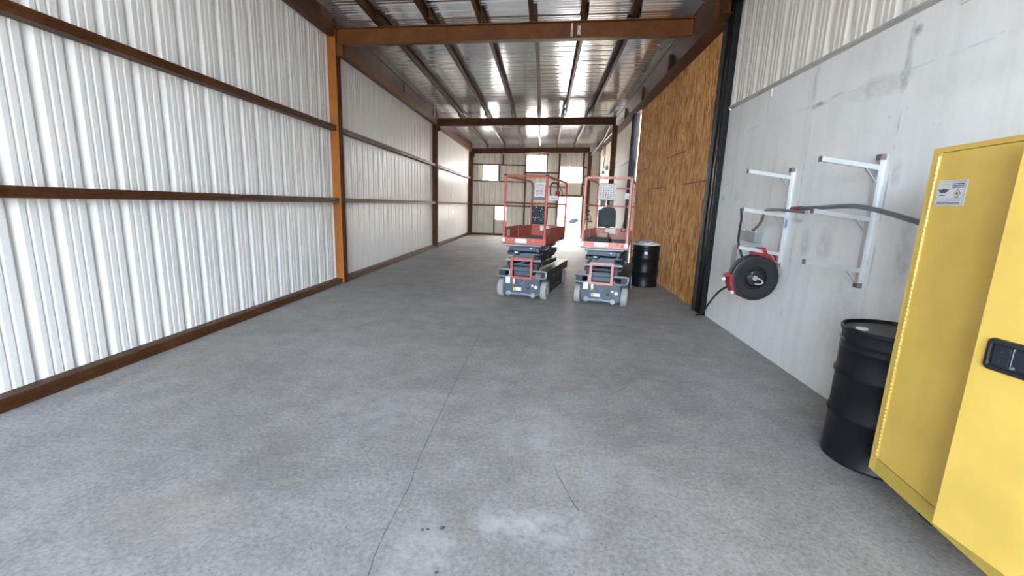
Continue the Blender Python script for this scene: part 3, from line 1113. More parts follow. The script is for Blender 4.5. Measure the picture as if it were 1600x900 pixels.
mb.cyl(DM @ Vector((hx0 + .115, -0.0035, hz0 + .036)), DM @ Vector((hx0 + .115, -0.016, hz0 + .036)), .006, 12)
mb.build('key_cylinder', 'grey_box', drr)
for (lx, ly) in ((0.25, 0.22), (0.25, CDp - 0.06), (CW - 0.25, 0.22), (CW - 0.25, CDp - 0.06)):
    mb = MB()
    mb.box(lx - .035, lx + .035, ly - .035, ly + .035, 0.012, Z0)
    mb.box(lx - .05, lx + .05, ly - .05, ly + .05, 0.0, 0.012)
    mb.build('leg', 'black_steel', cab)

# ------------------------------------------------------------------ wall racks
def rack(y, label, sticker=False):
    t = thing('wall_rack', label, 'rack', (XR, y, 1.09), 0, 'cantilever wall racks')
    mb = MB()
    mb.box(-0.045, -0.001, -0.022, 0.022, 0.0, 1.085)
    mb.box(-0.010, -0.001, -0.035, 0.035, 0.0, 1.085)
    mb.build('upright', 'alu', t)
    for z0, z1 in ((1.042, 1.087), (-0.002, 0.040)):
        mb = MB()
        mb.box(-0.049, -0.0005, -0.026, 0.026, z0, z1)
        mb.build('end_cap', 'cap', t)['label'] = 'brown plastic end cap'
    for z in (0.145, 0.570, 0.985):
        mb = MB()
        prof = [(-0.019, -0.019), (0.019, -0.019), (0.019, 0.019), (-0.019, 0.019)]
        mb.sweep(prof, (-0.045, 0, z), (-0.49, 0, z + 0.055), (0, 1, 0), (0, 0, 1))
        am = mb.build('arm', 'alu', t)
        mb = MB()
        mb.box(-0.496, -0.489, -0.021, 0.021, z + 0.034, z + 0.076)
        mb.build('arm_cap', 'cap', am)
        mb = MB()
        mb.sweep([(-0.012, -0.004), (0.012, -0.004), (0.012, 0.004), (-0.012, 0.004)], (-0.045, 0, z - 0.11), (-0.135, 0, z - 0.008), (0, 1, 0), (0, 0, 1))
        mb.build('brace', 'alu', t)
    if sticker:
        mb = MB()
        mb.box(-0.030, -0.008, -0.0235, -0.0222, 0.44, 0.53)
        mb.build('sticker', 'ink_blue', t)['label'] = 'small blue sticker'
    return t
rack(3.845, 'galvanised three-arm wall rack nearer the yellow cabinet')
rack(5.135, 'galvanised three-arm wall rack with blue sticker above the hose reel', True)

def smooth_path(P, n=8):
    P = [Vector(p) for p in P]
    out = []
    for i in range(len(P) - 1):
        p0, p1, p2, p3 = P[max(i - 1, 0)], P[i], P[i + 1], P[min(i + 2, len(P) - 1)]
        for j in range(n):
            t = j / n
            out.append(0.5 * ((2 * p1) + (p2 - p0) * t + (2 * p0 - 5 * p1 + 4 * p2 - p3) * t * t + (3 * p1 - p0 - 3 * p2 + p3) * t ** 3))
    out.append(P[-1])
    return out
pp = thing('flexible_conduit', 'long grey flexible conduit with red end lying across both wall racks', 'conduit', (2.5, 4.69, 1.735))
o_ = Vector((2.5, 4.69, 1.735))
mb = MB()
mb.tube(smooth_path([Vector(p) - o_ for p in ((2.5, 4.69, 1.735), (2.5, 4.25, 1.748), (2.5, 3.91, 1.762), (2.5, 3.72, 1.757), (2.5, 3.476, 1.722), (2.5, 3.138, 1.655), (2.49, 2.95, 1.615), (2.50, 2.75, 1.57))]), 0.019, 12)
mb.build('conduit_tube', 'conduit', pp, True)
mb = MB()
mb.tube([(0, 0.012, -0.001), (0, -0.16, 0.007)], 0.0215, 12)
mb.build('end_sleeve', 'reel_red', pp, True)['label'] = 'red end sleeve'
mb = MB()
mb.tube(smooth_path([(2.42, 4.30, 1.702), (2.42, 4.60, 1.715), (2.42, 4.78, 1.722), (2.42, 4.969, 1.720), (2.45, 5.12, 1.712), (2.49, 5.24, 1.668), (2.55, 5.42, 1.57), (2.60, 5.64, 1.49), (2.62, 5.74, 1.47)]), 0.015, 10)
tag(mb.build('flexible_conduit', 'conduit', None, True), 'thin grey conduit curving down from the far wall rack to the electrical boxes', 'conduit')

eb = thing('electrical_box', 'grey steel electrical boxes ganged on the concrete wall above the hose reel', 'electrical box', (XR, 5.9, 1.32))
for yy0, yy1, dpt in ((-0.27, -0.12, .10), (-0.11, 0.05, .08), (0.06, 0.30, .06)):
    mb = MB()
    mb.rbox(-dpt, -0.001, yy0, yy1, 0.0, 0.125, 0.006, 1)
    q = mb.build('box_section', 'grey_box', eb)
    mb = MB()
    mb.cyl((-dpt * .5, (yy0 + yy1) / 2, 0.124), (-dpt * .5, (yy0 + yy1) / 2, 0.150), 0.014, 10)
    mb.build('cable_gland', 'chrome', q)
mb = MB()
mb.tube(smooth_path([(2.64, 6.203, 1.73), (2.64, 6.15, 1.60), (2.61, 6.09, 1.48), (2.58, 6.0, 1.28), (2.62, 5.9, 1.08), (2.62, 5.75, .98)]), 0.014, 8)
tag(mb.build('black_cable', 'rubber', None, True), 'short black cable hanging past the grey electrical boxes', 'cable')
t = thing('tool_holder', 'pale metal holder fixed to the wall left of the hose reel', 'holder', (XR, 6.25, 0.92))
mb = MB()
mb.rbox(-0.05, -0.001, -0.03, 0.09, 0.0, 0.30, 0.012, 2)
mb.build('holder_body', 'alu', t)
mb = MB()
mb.rbox(-0.07, -0.001, -0.13, -0.04, 0.06, 0.34, 0.008, 1)
mb.build('holder_arm', 'alu', t)
mb = MB()
mb.tube([(-0.05, 0.04, 0.30), (-0.08, -0.02, 0.36), (-0.06, -0.09, 0.34)], 0.02, 8)
mb.build('holder_clip', 'white_plastic', t, True)

# ------------------------------------------------------------------ hose reel
RC = Vector((2.405, 5.06, 0.955))
hr = thing('hose_reel', 'black hose reel with red bracket fixed low on the concrete wall', 'hose reel', RC)
RR = 0.255
face = [(0, -0.012), (0.035, -0.012), (0.05, -0.004), (0.085, -0.002), (0.105, 0.020), (0.118, 0.020), (0.130, 0.0), (0.20, -0.004), (RR - 0.012, -0.010), (RR, -0.004), (RR, 0.008), (RR - 0.012, 0.012), (0.12, 0.030), (0, 0.030)]
MB().lathe(face, (0, 0, 0), 'Y', 64).build('front_disc', 'reel_black', hr, True)
MB().lathe([(r_, -h_) for r_, h_ in face], (0, 0.11, 0), 'Y', 64).build('rear_disc', 'reel_black', hr, True)
mb = MB()
for q in range(2):
    mb.tube([(0.17 * math.cos(a_), 0.042 + q * 0.028, 0.17 * math.sin(a_)) for a_ in [2 * math.pi * i / 32 for i in range(32)]], 0.014, 8, True)
mb.lathe([(0.10, 0.0), (0.10, 0.11)], (0, 0, 0), 'Y', 32)
mb.build('wound_hose', 'rubber', hr, True)
mb = MB()
mb.tube([(-0.01, -0.012, 0.005), (-0.01, -0.035, 0.005)], 0.030, 16)
mb.tube(smooth_path([(-0.01, -0.040, 0.01), (0.03, -0.055, -0.005), (0.062, -0.055, -0.03), (0.045, -0.055, -0.055), (0.0, -0.055, -0.06), (-0.02, -0.05, -0.055)], 5), 0.011, 8)
mb.build('hub_swivel', 'chrome', hr, True)
mb = MB()
mb.cyl((-0.045, -0.018, 0.065), (-0.045, 0.006, 0.065), 0.009, 8)
mb.build('lock_pin', 'chrome', hr, True)
# red bracket: arc at lower left, and saddle at the top
mb = MB()
def arc_band(mb, a0, a1, r0, r1, y0, y1, n=12):
    L = []
    for i in range(n + 1):
        a = math.radians(a0 + (a1 - a0) * i / n)
        c_, s_ = math.cos(a), math.sin(a)
        L.append([mb.bm.verts.new((r * c_, yy, r * s_)) for r, yy in ((r0, y0), (r1, y0), (r1, y1), (r0, y1))])
    for A, B in zip(L, L[1:]):
        for j in range(4):
            k_ = (j + 1) % 4
            mb.bm.faces.new((A[j], A[k_], B[k_], B[j]))
    mb.bm.faces.new(L[0][::-1])
    mb.bm.faces.new(L[-1])
arc_band(mb, 172, 222, RR + 0.004, RR + 0.034, -0.03, 0.10)
mb.box(-0.345, -0.262, -0.025, 0.02, 0.012, 0.040)
mb.build('guide_bracket', 'reel_red', hr, True)
mb = MB()
mb.poly([(-0.04, 0.03, 0.258), (0.09, 0.03, 0.258), (0.125, 0.03, 0.27), (0.085, 0.03, 0.345), (0.02, 0.03, 0.345), (0.02, 0.03, 0.325), (0.065, 0.03, 0.322), (0.085, 0.03, 0.285), (-0.03, 0.03, 0.285)], (0, 0.10, 0))
mb.build('top_bracket', 'reel_red', hr)
mb = MB()
mb.box(0.10, 0.294, 0.125, 0.150, -0.10, 0.30)
mb.box(-0.03, 0.10, 0.125, 0.150, 0.20, 0.30)
mb.build('wall_arm', 'reel_red', hr)
for px_, pz_ in ((-0.345, -0.015), (-0.235, -0.165)):
    mb = MB()
    mb.cyl((px_ - 0.02, -0.06, pz_), (px_ + 0.03, 0.10, pz_ - 0.01), 0.020, 14)
    mb.cyl((px_ - 0.024, -0.072, pz_), (px_ - 0.02, -0.058, pz_), 0.017, 10)
    mb.build('guide_roller', 'grey_box', hr, True)
mb = MB()
mb.tube(smooth_path([(2.125, 5.08, 0.845), (2.10, 5.25, 0.74), (2.20, 5.75, 0.50), (2.40, 6.45, 0.22), (2.545, 7.03, 0.035), (2.54, 7.12, 0.014)]), 0.012, 8)
tag(mb.build('reel_hose', 'rubber', None, True), 'black hose end running from the reel down to the foot of the black jamb', 'hose')

# ------------------------------------------------------------------ scissor lifts
def lift(label, pos, yaw, red, variant):
    t = thing('scissor_lift', label, 'scissor lift', (pos[0], pos[1], 0), -yaw, 'scissor lifts')
    TW, WB, R = 0.456, 1.683, 0.166
    # chassis
    mb = MB()
    mb.box(-0.335, 0.335, 0.17, 1.52, 0.10, 0.40)
    mb.box(-0.335, 0.335, 1.52, 1.86, 0.14, 0.42)
    mb.box(-0.335, 0.335, -0.10, 0.17, 0.14, 0.40)
    mb.build('chassis', 'lift_blue', t)
    mb = MB()
    outer = [(-0.32, 0.085), (-0.24, 0.065), (0.26, 0.065), (0.335, 0.085), (0.345, 0.24), (0.335, 0.405), (0.16, 0.405), (0.14, 0.275), (-0.10, 0.275), (-0.12, 0.405), (-0.31, 0.405), (-0.325, 0.24)]
    mb.poly([(x_, -0.125, z_) for x_, z_ in outer], (0, 0.024, 0))
    mb.build('front_plate', 'lift_blue', t)
    mb = MB()
    mb.box(-0.12, 0.16, -0.0999, -0.095, 0.27, 0.40)
    mb.cyl((0.13, -0.127, 0.205), (0.13, -0.120, 0.205), 0.032, 16)
    mb.build('front_recess', 'lift_dark', t)
    mb = MB()
    mb.tube([(-0.26, -0.145, 0.105), (-0.20, -0.15, 0.095), (0.02, -0.15, 0.105), (0.21, -0.15, 0.085)], 0.014, 8)
    mb.build('tie_rod', 'grey_box', t, True)
    mb = MB()
    mb.cyl((-0.235, -0.15, 0.095), (-0.235, -0.124, 0.095), 0.045, 14)
    mb.cyl((0.22, -0.15, 0.085), (0.22, -0.124, 0.085), 0.042, 14)
    mb.build('steering_joint', 'grey_box', t, True)
    # hoses in recess
    mb = MB()
    mb.tube(smooth_path([(-0.07, -0.11, 0.375), (-0.04, -0.125, 0.33), (-0.02, -0.13, 0.285), (0.03, -0.125, 0.29), (0.05, -0.11, 0.385)]), 0.010, 6)
    mb.build('hydraulic_hose', 'conduit', t, True)
    # stickers on the front plate
    def deco(name, mat, x0, x1, z0, z1, y=-0.1255):
        mb = MB()
        mb.box(x0, x1, y - 0.0025, y, z0, z1)
        return mb.build(name, mat, t)
    deco('white_sticker', 'label', -0.30, -0.215, 0.27, 0.40)
    deco('white_sticker', 'label', -0.165, -0.125, 0.28, 0.395)
    deco('orange_sticker', 'ink_orange', -0.165, -0.130, 0.262, 0.30, -0.128)
    deco('white_sticker', 'label', -0.152, 0.0, 0.15, 0.208)
    deco('orange_sticker', 'ink_orange', -0.148, -0.105, 0.155, 0.203, -0.128)
    deco('yellow_sticker', 'ink_yellow', 0.185, 0.225, 0.24, 0.28)
    mb = MB()
    mb.lathe([(0, -0.002), (0.03, -0.002), (0.03, 0.0)], (0.27, -0.1255, 0.235), 'Y', 16)
    mb.build('white_sticker', 'label', t)
    # wheels
    for sx in (-1, 1):
        for yy in (0.0, WB):
            cx = sx * (TW - 0.052)
            mb = MB()
            prof = [(0.075, -0.052), (R - 0.012, -0.052), (R, -0.040), (R, 0.040), (R - 0.012, 0.052), (0.075, 0.052)]
            mb.lathe(prof, (cx, yy, R), 'X', 40)
            w = mb.build('wheel', 'tire', t, True)
            mb = MB()
            mb.lathe([(0, -0.046), (0.03, -0.046), (0.035, -0.036), (0.10, -0.040), (0.118, -0.050), (0.126, -0.054), (0.128, -0.050), (0.128, 0.050), (0.126, 0.054), (0.118, 0.050), (0.10, 0.040), (0.035, 0.036), (0.03, 0.046), (0, 0.046)], (cx, yy, R), 'X', 32)
            mb.build('wheel_rim', 'rim', w, True)
            mb = MB()
            mb.cyl((cx - 0.05, yy, R), (cx + 0.05, yy, R), 0.022, 8)
            mb.build('wheel_hub', 'lift_dark', w, True)
            if yy == 0.0:
                mb = MB()
                mb.cyl((sx * 0.33, 0, R), (sx * 0.36, 0, R), 0.05, 12)
                mb.build('steering_knuckle', 'lift_blue', t, True)
    # side trays and battery covers
    for sx in (-1, 1):
        mb = MB()
        xa, xb = sx * 0.337, sx * 0.448
        mb.box(min(xa, xb), max(xa, xb), 0.20, 1.47, 0.09, 0.50)
        mb.box(min(xa, xb), max(xa, xb), 1.47, 2.02, 0.355, 0.50)
        mb.box(min(xa, xb), max(xa, xb), -0.05, 0.20, 0.345, 0.50)
        mb.build('side_cover', 'lift_dark', t)
        # lipped tray on top with bull-nose loop at the front
        mb = MB()
        x0, x1 = sorted((sx * 0.215, sx * 0.452))
        mb.box(x0, x1, -0.16, 2.04, 0.502, 0.520)
        mb.build('side_tray', 'lift_dark', t)
        mb = MB()
        mb.tube(smooth_path([(x0, -0.165, 0.530), (x1 - .02, -0.170, 0.530), (x1, -0.165, 0.50), (x1 - .02, -0.17, 0.415), (x0 + .05, -0.165, 0.405), (x0, -0.15, 0.44)], 4), 0.014, 8)
        mb.build('tray_loop', 'grey_box', t, True)
        mb = MB()
        for q in range(3):
            yq = 0.45 + q * 0.42
            mb.box(sx * 0.448 - 0.003, sx * 0.448 + 0.003, yq, yq + 0.30, 0.16, 0.168)
            mb.box(sx * 0.448 - 0.004, sx * 0.448 + 0.004, yq + 0.10, yq + 0.16, 0.36, 0.39)
        mb.build('cover_latch', 'grey_box', t)
    # rear step / end plate
    mb = MB()
    mb.box(-0.335, 0.335, 1.86, 1.90, 0.12, 0.50)
    mb.build('rear_plate', 'lift_dark', t)
    # scissor stack: folded arm pairs
    levels = ((0.565, 0.66), (0.665, 0.76), (0.765, 0.86), (0.865, 0.955))
    for li, (z0, z1) in enumerate(levels):
        for sx in (-1, 1):
            xo = 0.305 if li % 2 == 0 else 0.275
            a, b = sorted((sx * (xo - 0.045), sx * xo))
            mb = MB()
            tl = 0.035 if li % 2 == 0 else -0.035
            y0, y1 = -0.05, 1.46
            mb.poly([(a, y0, z0 - .0 + max(0, tl)), (a, y0 + 0.06, z0 - 0.02 + max(0, tl)), (a, y1 - 0.06, z0 - 0.02 - min(0, tl)), (a, y1, z0 - min(0, tl)), (a, y1, z1 - 0.03), (a, y1 - 0.06, z1 - max(0, tl)), (a, y0 + 0.06, z1 + min(0, tl)), (a, y0, z1 - 0.03)], (b - a, 0, 0))
            q = mb.build('scissor_arm', 'lift_blue' if li in (3,) else 'lift_dark', t)
            mb = MB()
            xe = sx * (xo + 0.004)
            for yy in (0.10, 0.70, 1.35):
                mb.cyl((xe - sx * .02, yy, (z0 + z1) / 2), (xe + sx * 0.004, yy, (z0 + z1) / 2), 0.016, 10)
            mb.build('pivot_pin', 'grey_box', q, True)
        for yy in (-0.02, 1.40):
            mb = MB()
            mb.cyl((-0.27, yy, (z0 + z1) / 2), (0.27, yy, (z0 + z1) / 2), 0.022, 10)
            mb.build('cross_tube', 'lift_blue', t, True)
    for z, r in ((0.965, 0.019), (0.700, 0.020)):
        mb = MB()
        mb.cyl((-0.315, -0.10, z), (0.335, -0.10, z + .008), r, 12)
        mb.build('front_bar', 'grey_box', t, True)
    mb = MB()
    mb.rbox(-0.24, 0.22, -0.06, 0.40, 0.86, 0.945, 0.012, 2)
    mb.rbox(-0.20, 0.20, -0.055, 0.30, 0.73, 0.83, 0.012, 2)
    mb.build('cylinder_mount', 'lift_blue', t)
    mb = MB()
    mb.cyl((-0.11, -0.075, 0.83), (0.08, 0.5, 0.83), 0.045, 14)
    mb.rbox(-0.18, -0.10, -0.09, -0.02, 0.81, 0.86, 0.01, 2)
    mb.build('lift_cylinder', 'lift_dark', t, True)
    mb = MB()
    mb.cyl((0.13, -0.064, 0.915), (0.13, -0.058, 0.915), 0.014, 10)
    mb.rbox(-0.16, -0.10, -0.096, -0.089, 0.825, 0.85, 0.003, 1)
    mb.build('white_sticker', 'label', t)
    # mast block below the ladder
    mb = MB()
    mb.rbox(-0.17, 0.17, -0.06, 0.20, 0.405, 0.50, 0.01, 1)
    mb.box(-0.20, 0.20, -0.03, 0.30, 0.50, 0.565)
    mb.build('mast_block', 'lift_blue', t)
    mb = MB()
    for sx in (-1, 1):
        mb.rbox(sx * .235 - .04, sx * .235 + .04, -0.06, 0.06, 0.52, 0.66, 0.012, 1)
    mb.build('slider_block', 'lift_dark', t)
    # entry ladder
    mb = MB()
    LX, LY = 0.182, -0.165
    for sx in (-1, 1):
        mb.box(sx * LX - .020, sx * LX + .020, LY - .014, LY + .014, 0.375, 0.755)
    mb.box(-LX + .02, LX - .02, LY - .014, LY + .014, 0.720, 0.755)
    mb.box(-LX + .02, LX - .02, LY - .014, LY + .014, 0.375, 0.415)
    for sx in (-1, 1):
        mb.box(sx * LX - .012, sx * LX + .012, LY + .014, -0.101, 0.380, 0.405)
    mb.build('entry_ladder', red, t)
    # platform
    W, P0, L, ZB = 0.392, -0.101, 1.949, 1.0
    mb = MB()
    mb.box(-W + .006, W - .006, P0 + .006, P0 + L - .006, ZB - 0.02, ZB + 0.03)
    mb.build('deck', 'tread', t)
    mb = MB()
    for q in range(16):
        mb.box(-W + .02, W - .02, P0 + .10 + q * .11, P0 + .13 + q * .11, ZB + 0.030, ZB + 0.034)
    mb.build('tread_rib', 'tread', t)
    mb = MB()
    mb.box(-W - 0.012, W + 0.012, P0 - .006, P0 + .004, ZB - 0.005, ZB + 0.10)
    fr = mb.build('front_toe_board', red, t)
    mb = MB()
    if variant == 1:
        mb.box(-0.15, 0.06, P0 - .009, P0 - .0062, ZB + .012, ZB + .085)
    else:
        mb.box(-0.166, 0.02, P0 - .009, P0 - .0062, ZB + .02, ZB + .092)
        mb.box(0.025, 0.08, P0 - .009, P0 - .0062, ZB + .03, ZB + .090)
        mb.box(0.345, 0.400, P0 - .009, P0 - .0062, ZB + .02, ZB + .098)
    mb.build('white_sticker', 'label', fr)
    mb = MB()
    mb.box(-0.40, -0.345, P0 - .009, P0 - .0062, ZB + .02, ZB + .09)
    mb.build('white_sticker', 'label', fr)
    mb = MB()
    rq = random.Random(variant)
    for q in range(9):
        xx = rq.uniform(-.3, .32)
        mb.box(xx, xx + rq.uniform(.008, .03), P0 - .0085, P0 - .0062, ZB + .02 + rq.uniform(0, .04), ZB + .07 + rq.uniform(0, .02))
    mb.build('chipped_paint', 'lift_red' if red == 'lift_pink' else 'lift_pink', fr)
    SP = P0 + 1.22
    for sx in (-1, 1):
        x0, x1 = sorted((sx * W, sx * (W - 0.012)))
        mb = MB()
        mb.box(x0, x1, P0 + .004, SP, ZB, ZB + 0.275)
        mb.box(min(sx * W, sx * (W + .014)), max(sx * W, sx * (W + .014)), P0 + .004, SP + .1, ZB + 0.02, ZB + 0.05)
        mb.box(min(sx * W, sx * (W + .010)), max(sx * W, sx * (W + .010)), P0 + .004, SP, ZB + 0.115, ZB + 0.135)
        sb = mb.build('side_toe_board', red, t)
        mb = MB()
        xi0, xi1 = sorted((sx * (W - .014), sx * (W - .024)))
        mb.box(xi0, xi1, SP - .3, P0 + L, ZB + .03, ZB + 0.262)
        mb.build('side_toe_board', red, t)
        mb = MB()
        mb.box(min(sx * W, sx * (W + .004)), max(sx * W, sx * (W + .004)), 0.12, 0.36, ZB + .15, ZB + .25)
        mb.build('sign_plate', 'panel_grey', sb)
        mb = MB()
        mb.box(min(sx * (W - .0125), sx * (W - .016)), max(sx * (W - .0125), sx * (W - .016)), 0.10, 0.28, ZB + .10, ZB + .22)
        mb.build('white_sticker', 'label', sb)
    mb = MB()
    mb.box(-W + .026, W - .026, P0 + L - .014, P0 + L, ZB + .03, ZB + 0.262)
    rb = mb.build('rear_toe_board', red, t)
    mb = MB()
    mb.box(-0.17, 0.04, P0 + L - .018, P0 + L - .0145, ZB + .14, ZB + .245)
    mb.build('white_sticker', 'label', rb)
    # rails
    ZT, ZM = ZB + 1.175, ZB + 0.715
    r = 0.021
    ye = P0 + L - 0.02
    for sx in (-1, 1):
        x_ = sx * (W - 0.018)
        for yy, nm in ((P0 + .022, 'corner_post'), (P0 + 0.95, 'rail_post')):
            if nm == 'rail_post':
                continue
            mb = MB()
            mb.tube([(x_, yy, ZB - .0 + .03), (x_, yy, ZT)], r, 10)
            ps = mb.build('rail_post', red, t, True)
            mb = MB()
            mb.rbox(x_ - .028, x_ + .028, yy - .028, yy + .028, ZT - .004, ZT + .026, .006, 1)
            mb.build('post_cap', 'black_plastic', ps)
        mb = MB()
        zr = ZT - 0.005
        mb.tube([(x_, P0 + .03, ZT - .002)] + smooth_path([(x_, ye - .16, zr), (x_, ye - .05, zr - .03), (x_, ye, zr - .12)], 4) + [(x_, ye, ZB + .04)], r, 10)
        mb.build('side_rail', red, t, True)
        mb = MB()
        mb.tube([(x_, P0 + .03, ZM), (x_, ye, ZM)], r * .8, 8)
        mb.build('mid_rail', red, t, True)
    mb = MB()
    mb.tube([(-W + .018, P0 + .022, ZT - .004), (W - .018, P0 + .022, ZT - .004)], r, 10)
    mb.build('front_rail', red, t, True)
    for z in (ZM, ZT - .02):
        mb = MB()
        mb.tube([(-W + .02, ye, z if z == ZM else ZT - .10), (W - .02, ye, z if z == ZM else ZT - .10)], r * .8, 8)
        mb.build('rear_rail', red, t, True)
    # manual box at the rear
    mb = MB()
    if variant == 1:
        mb.rbox(-0.335, 0.0, ye - .14, ye - .03, 1.275, 1.655, .02, 2)
    else:
        mb.poly([(x_, ye - .15, z_) for x_, z_ in ((-0.29, 1.285), (0.035, 1.285), (0.025, 1.62), (-0.025, 1.69), (-0.235, 1.69), (-0.29, 1.63))], (0, .11, 0))
        mb.rbox(-0.335, -0.285, ye - .12, ye - .03, 1.27, 1.64, .015, 2)
    bxo = mb.build('manual_box', 'lid_box', t)
    mb = MB()
    if variant == 1:
        rq = random.Random(5)
        for q in range(16):
            xx, zz = rq.uniform(-.31, -.05), rq.uniform(1.34, 1.64)
            mb.box(xx, xx + rq.uniform(.008, .024), ye - .1425, ye - .1402, zz, zz + rq.uniform(.008, .022))
        mb.build('paint_spots', 'label', bxo)
    else:
        mb.rbox(-0.26, 0.005, ye - .158, ye - .149, 1.31, 1.52, .004, 1)
        mb.rbox(-0.20, -0.05, ye - .158, ye - .149, 1.55, 1.60, .004, 1)
        mb.build('box_lid', 'lid_box', bxo)
    # decal board with rows of pictograms
    mb = MB()
    if variant == 1:
        mb.rbox(-0.365, -0.02, ye - .07, ye - .03, 1.80, 2.09, .03, 3)
        bd = mb.build('back_board', 'panel_grey', t)
        X0, X1, Zb, Zt = -0.31, -0.075, 1.86, 2.165
    else:
        mb.rbox(-0.35, -0.02, ye - .07, ye - .03, 1.83, 2.10, .03, 3)
        mb.box(-0.31, -0.20, ye - .06, ye - .03, 1.72, 1.83)
        mb.box(-0.12, -0.04, ye - .06, ye - .03, 1.72, 1.83)
        bd = mb.build('back_board', 'black_plastic', t)
        X0, X1, Zb, Zt = -0.365, 0.0, 1.845, 2.175
    mb = MB()
    mb.poly([(X0, ye - .085, Zb), (X1 - .012, ye - .085, Zb - .004), (X1 + .006, ye - .085, Zt), (X0 + .008, ye - .085, Zt - .008)], (0, .008, 0))
    ch = mb.build('notice_sheet', 'label', t)
    ch['label'] = 'white notice sheet with rows of small marks'
    mbr, mbg = MB(), MB()
    rq = random.Random(20 + variant)
    nr, nc = 8, 6
    for i in range(nr):
        for j in range(nc):
            cx = X0 + .03 + (X1 - X0 - .06) * (j + .5) / nc
            cz = Zb + .025 + (Zt - Zb - .05) * (i + .5) / nr
            w_, h_ = (X1 - X0) * .045, (Zt - Zb) * .028
            tgt = mbr if (rq.random() < (.75 if variant == 1 else .35)) else mbg
            tgt.box(cx - w_ * rq.uniform(.5, 1.1), cx + w_, ye - .0875, ye - .0852, cz - h_, cz + h_ * rq.uniform(.4, 1.1))
    mbr.build('print', 'ink_red', ch)
    mbg.build('print', 'ink_grey', ch)
    if variant == 2:
        mb = MB()
        mb.box(X0 + .03, X1 - .02, ye - .088, ye - .0852, Zt - .016, Zt + .004)
        mb.build('sheet_clip', 'lift_red', ch)
    # control box on the right rail
    if variant == 1:
        cx0, cx1, cy0, cz0, cz1 = 0.16, 0.34, 1.10, 1.79, 1.88
    else:
        cx0, cx1, cy0, cz0, cz1 = 0.20, 0.35, 1.25, 1.86, 1.97
    mb = MB()
    mb.rbox(cx0, cx1, cy0, cy0 + .16, cz0, cz1, .01, 2)
    cb = mb.build('control_box', 'white_plastic', t)
    mb = MB()
    if variant == 1:
        mb.tube(smooth_path([(cx0 + .02, cy0 + .05, cz1 - .01), (cx0 + .01, cy0 + .05, cz1 + .12), (cx0 + .03, cy0 + .05, cz1 + .235), (cx1 - .04, cy0 + .05, cz1 + .235), (cx1 - .02, cy0 + .05, cz1 + .12), (cx1 + .01, cy0 + .05, cz1 - .02)]), .014, 8)
        mb.tube(smooth_path([(cx1 - .03, cy0 + .05, cz1 + .22), (cx1 + .02, cy0 + .25, cz1 + .10), (cx1 + .03, cy0 + .40, cz1 - .05)]), .009, 6)
    else:
        mb.tube(smooth_path([(cx0 + .03, cy0 + .05, cz1 - .01), (cx0 + .04, cy0 + .05, cz1 + .06), (cx0 + .08, cy0 + .05, cz1 + .06), (cx0 + .10, cy0 + .05, cz1 - .01)]), .010, 8)
        mb.tube(smooth_path([(cx0 + .05, cy0 + .06, cz0 + .01), (cx0 + .04, cy0 + .08, cz0 - .25), (cx0 + .02, cy0 + .05, cz0 - .50), (cx0 - .02, cy0 + .1, cz0 - .62), (cx0 + .05, cy0 + .12, cz0 - .64), (cx0 + .09, cy0 + .1, cz0 - .55)]), .008, 6)
    mb.build('control_lever', 'rubber', cb, True)
    mb = MB()
    mb.rbox(cx0 + .04, cx1 - .02, cy0 - .004, cy0 + .001, cz0 + .025, cz0 + .045, .001, 1)
    mb.build('box_print', 'ink_grey', cb)
    mb = MB()
    if variant == 1:
        mb.cyl((cx1 - .02, cy0 + .06, cz1 - .012), (cx1 - .015, cy0 + .02, cz1 + .075), .045, 14)
    else:
        mb.cyl((cx1 - .04, cy0 + .06, cz1 - .002), (cx1 - .04, cy0 + .06, cz1 + .025), .016, 12)
    mb.build('stop_button', 'reel_red', cb, True)
    if variant == 1:
        # oval paddle on a stem at the rear corner
        mb = MB()
        mb.tube(smooth_path([(W - .02, ye + .02, 1.33), (W + .03, ye + .05, 1.38), (W + .08, ye + .06, 1.36)]), .008, 6)
        st_ = mb.build('mirror_stem', 'grey_box', t, True)
        mb = MB()
        pts = [(W + .16 + .105 * math.cos(a_) , ye + .06, 1.375 + .05 * math.sin(a_) + .02 * math.cos(a_)) for a_ in [2 * math.pi * i / 20 for i in range(20)]]
        mb.poly(pts, (0, .02, 0))
        mb.build('oval_paddle', 'panel_grey', st_)
    return t
lift('scissor lift with bright red platform, the left of the two', (-0.334, 7.856), 0.225, 'lift_red', 1)
lift('scissor lift with faded pinkish red platform, beside the black drum', (1.05, 7.638), 0.229, 'lift_pink', 2)

def on_lift2(x_, y_, z_):
    a = 0.229
    return (1.05 + x_ * math.cos(a) + y_ * math.sin(a), 7.638 - x_ * math.sin(a) + y_ * math.cos(a), z_)
tt = thing('tool_tray', 'black rubber-like tray lying on the platform of the right-hand lift', 'tray', on_lift2(-0.16, 0.62, 1.0345), -0.229)
mb = MB()
mb.rbox(-0.19, 0.19, -0.16, 0.30, 0.0, 0.015, .004, 1)
for a_, b_, c0, d0 in ((-.19, .19, -.16, -.145), (-.19, .19, .285, .30), (-.19, -.175, -.145, .285), (.175, .19, -.145, .285)):
    mb.box(a_, b_, c0, d0, 0.012, 0.085)
mb.build('tray_body', 'rubber', tt)
mb = MB()
mb.rbox(-0.12, 0.10, 0.02, 0.22, 0.0, 0.15, .02, 2, Matrix.Translation(Vector(on_lift2(-.17, 1.32, 1.0345))) @ Matrix.Rotation(-.3, 4, 'Z'))
tag(mb.build('cardboard_box', 'tan'), 'small tan cardboard box on the platform of the right-hand lift', 'box')
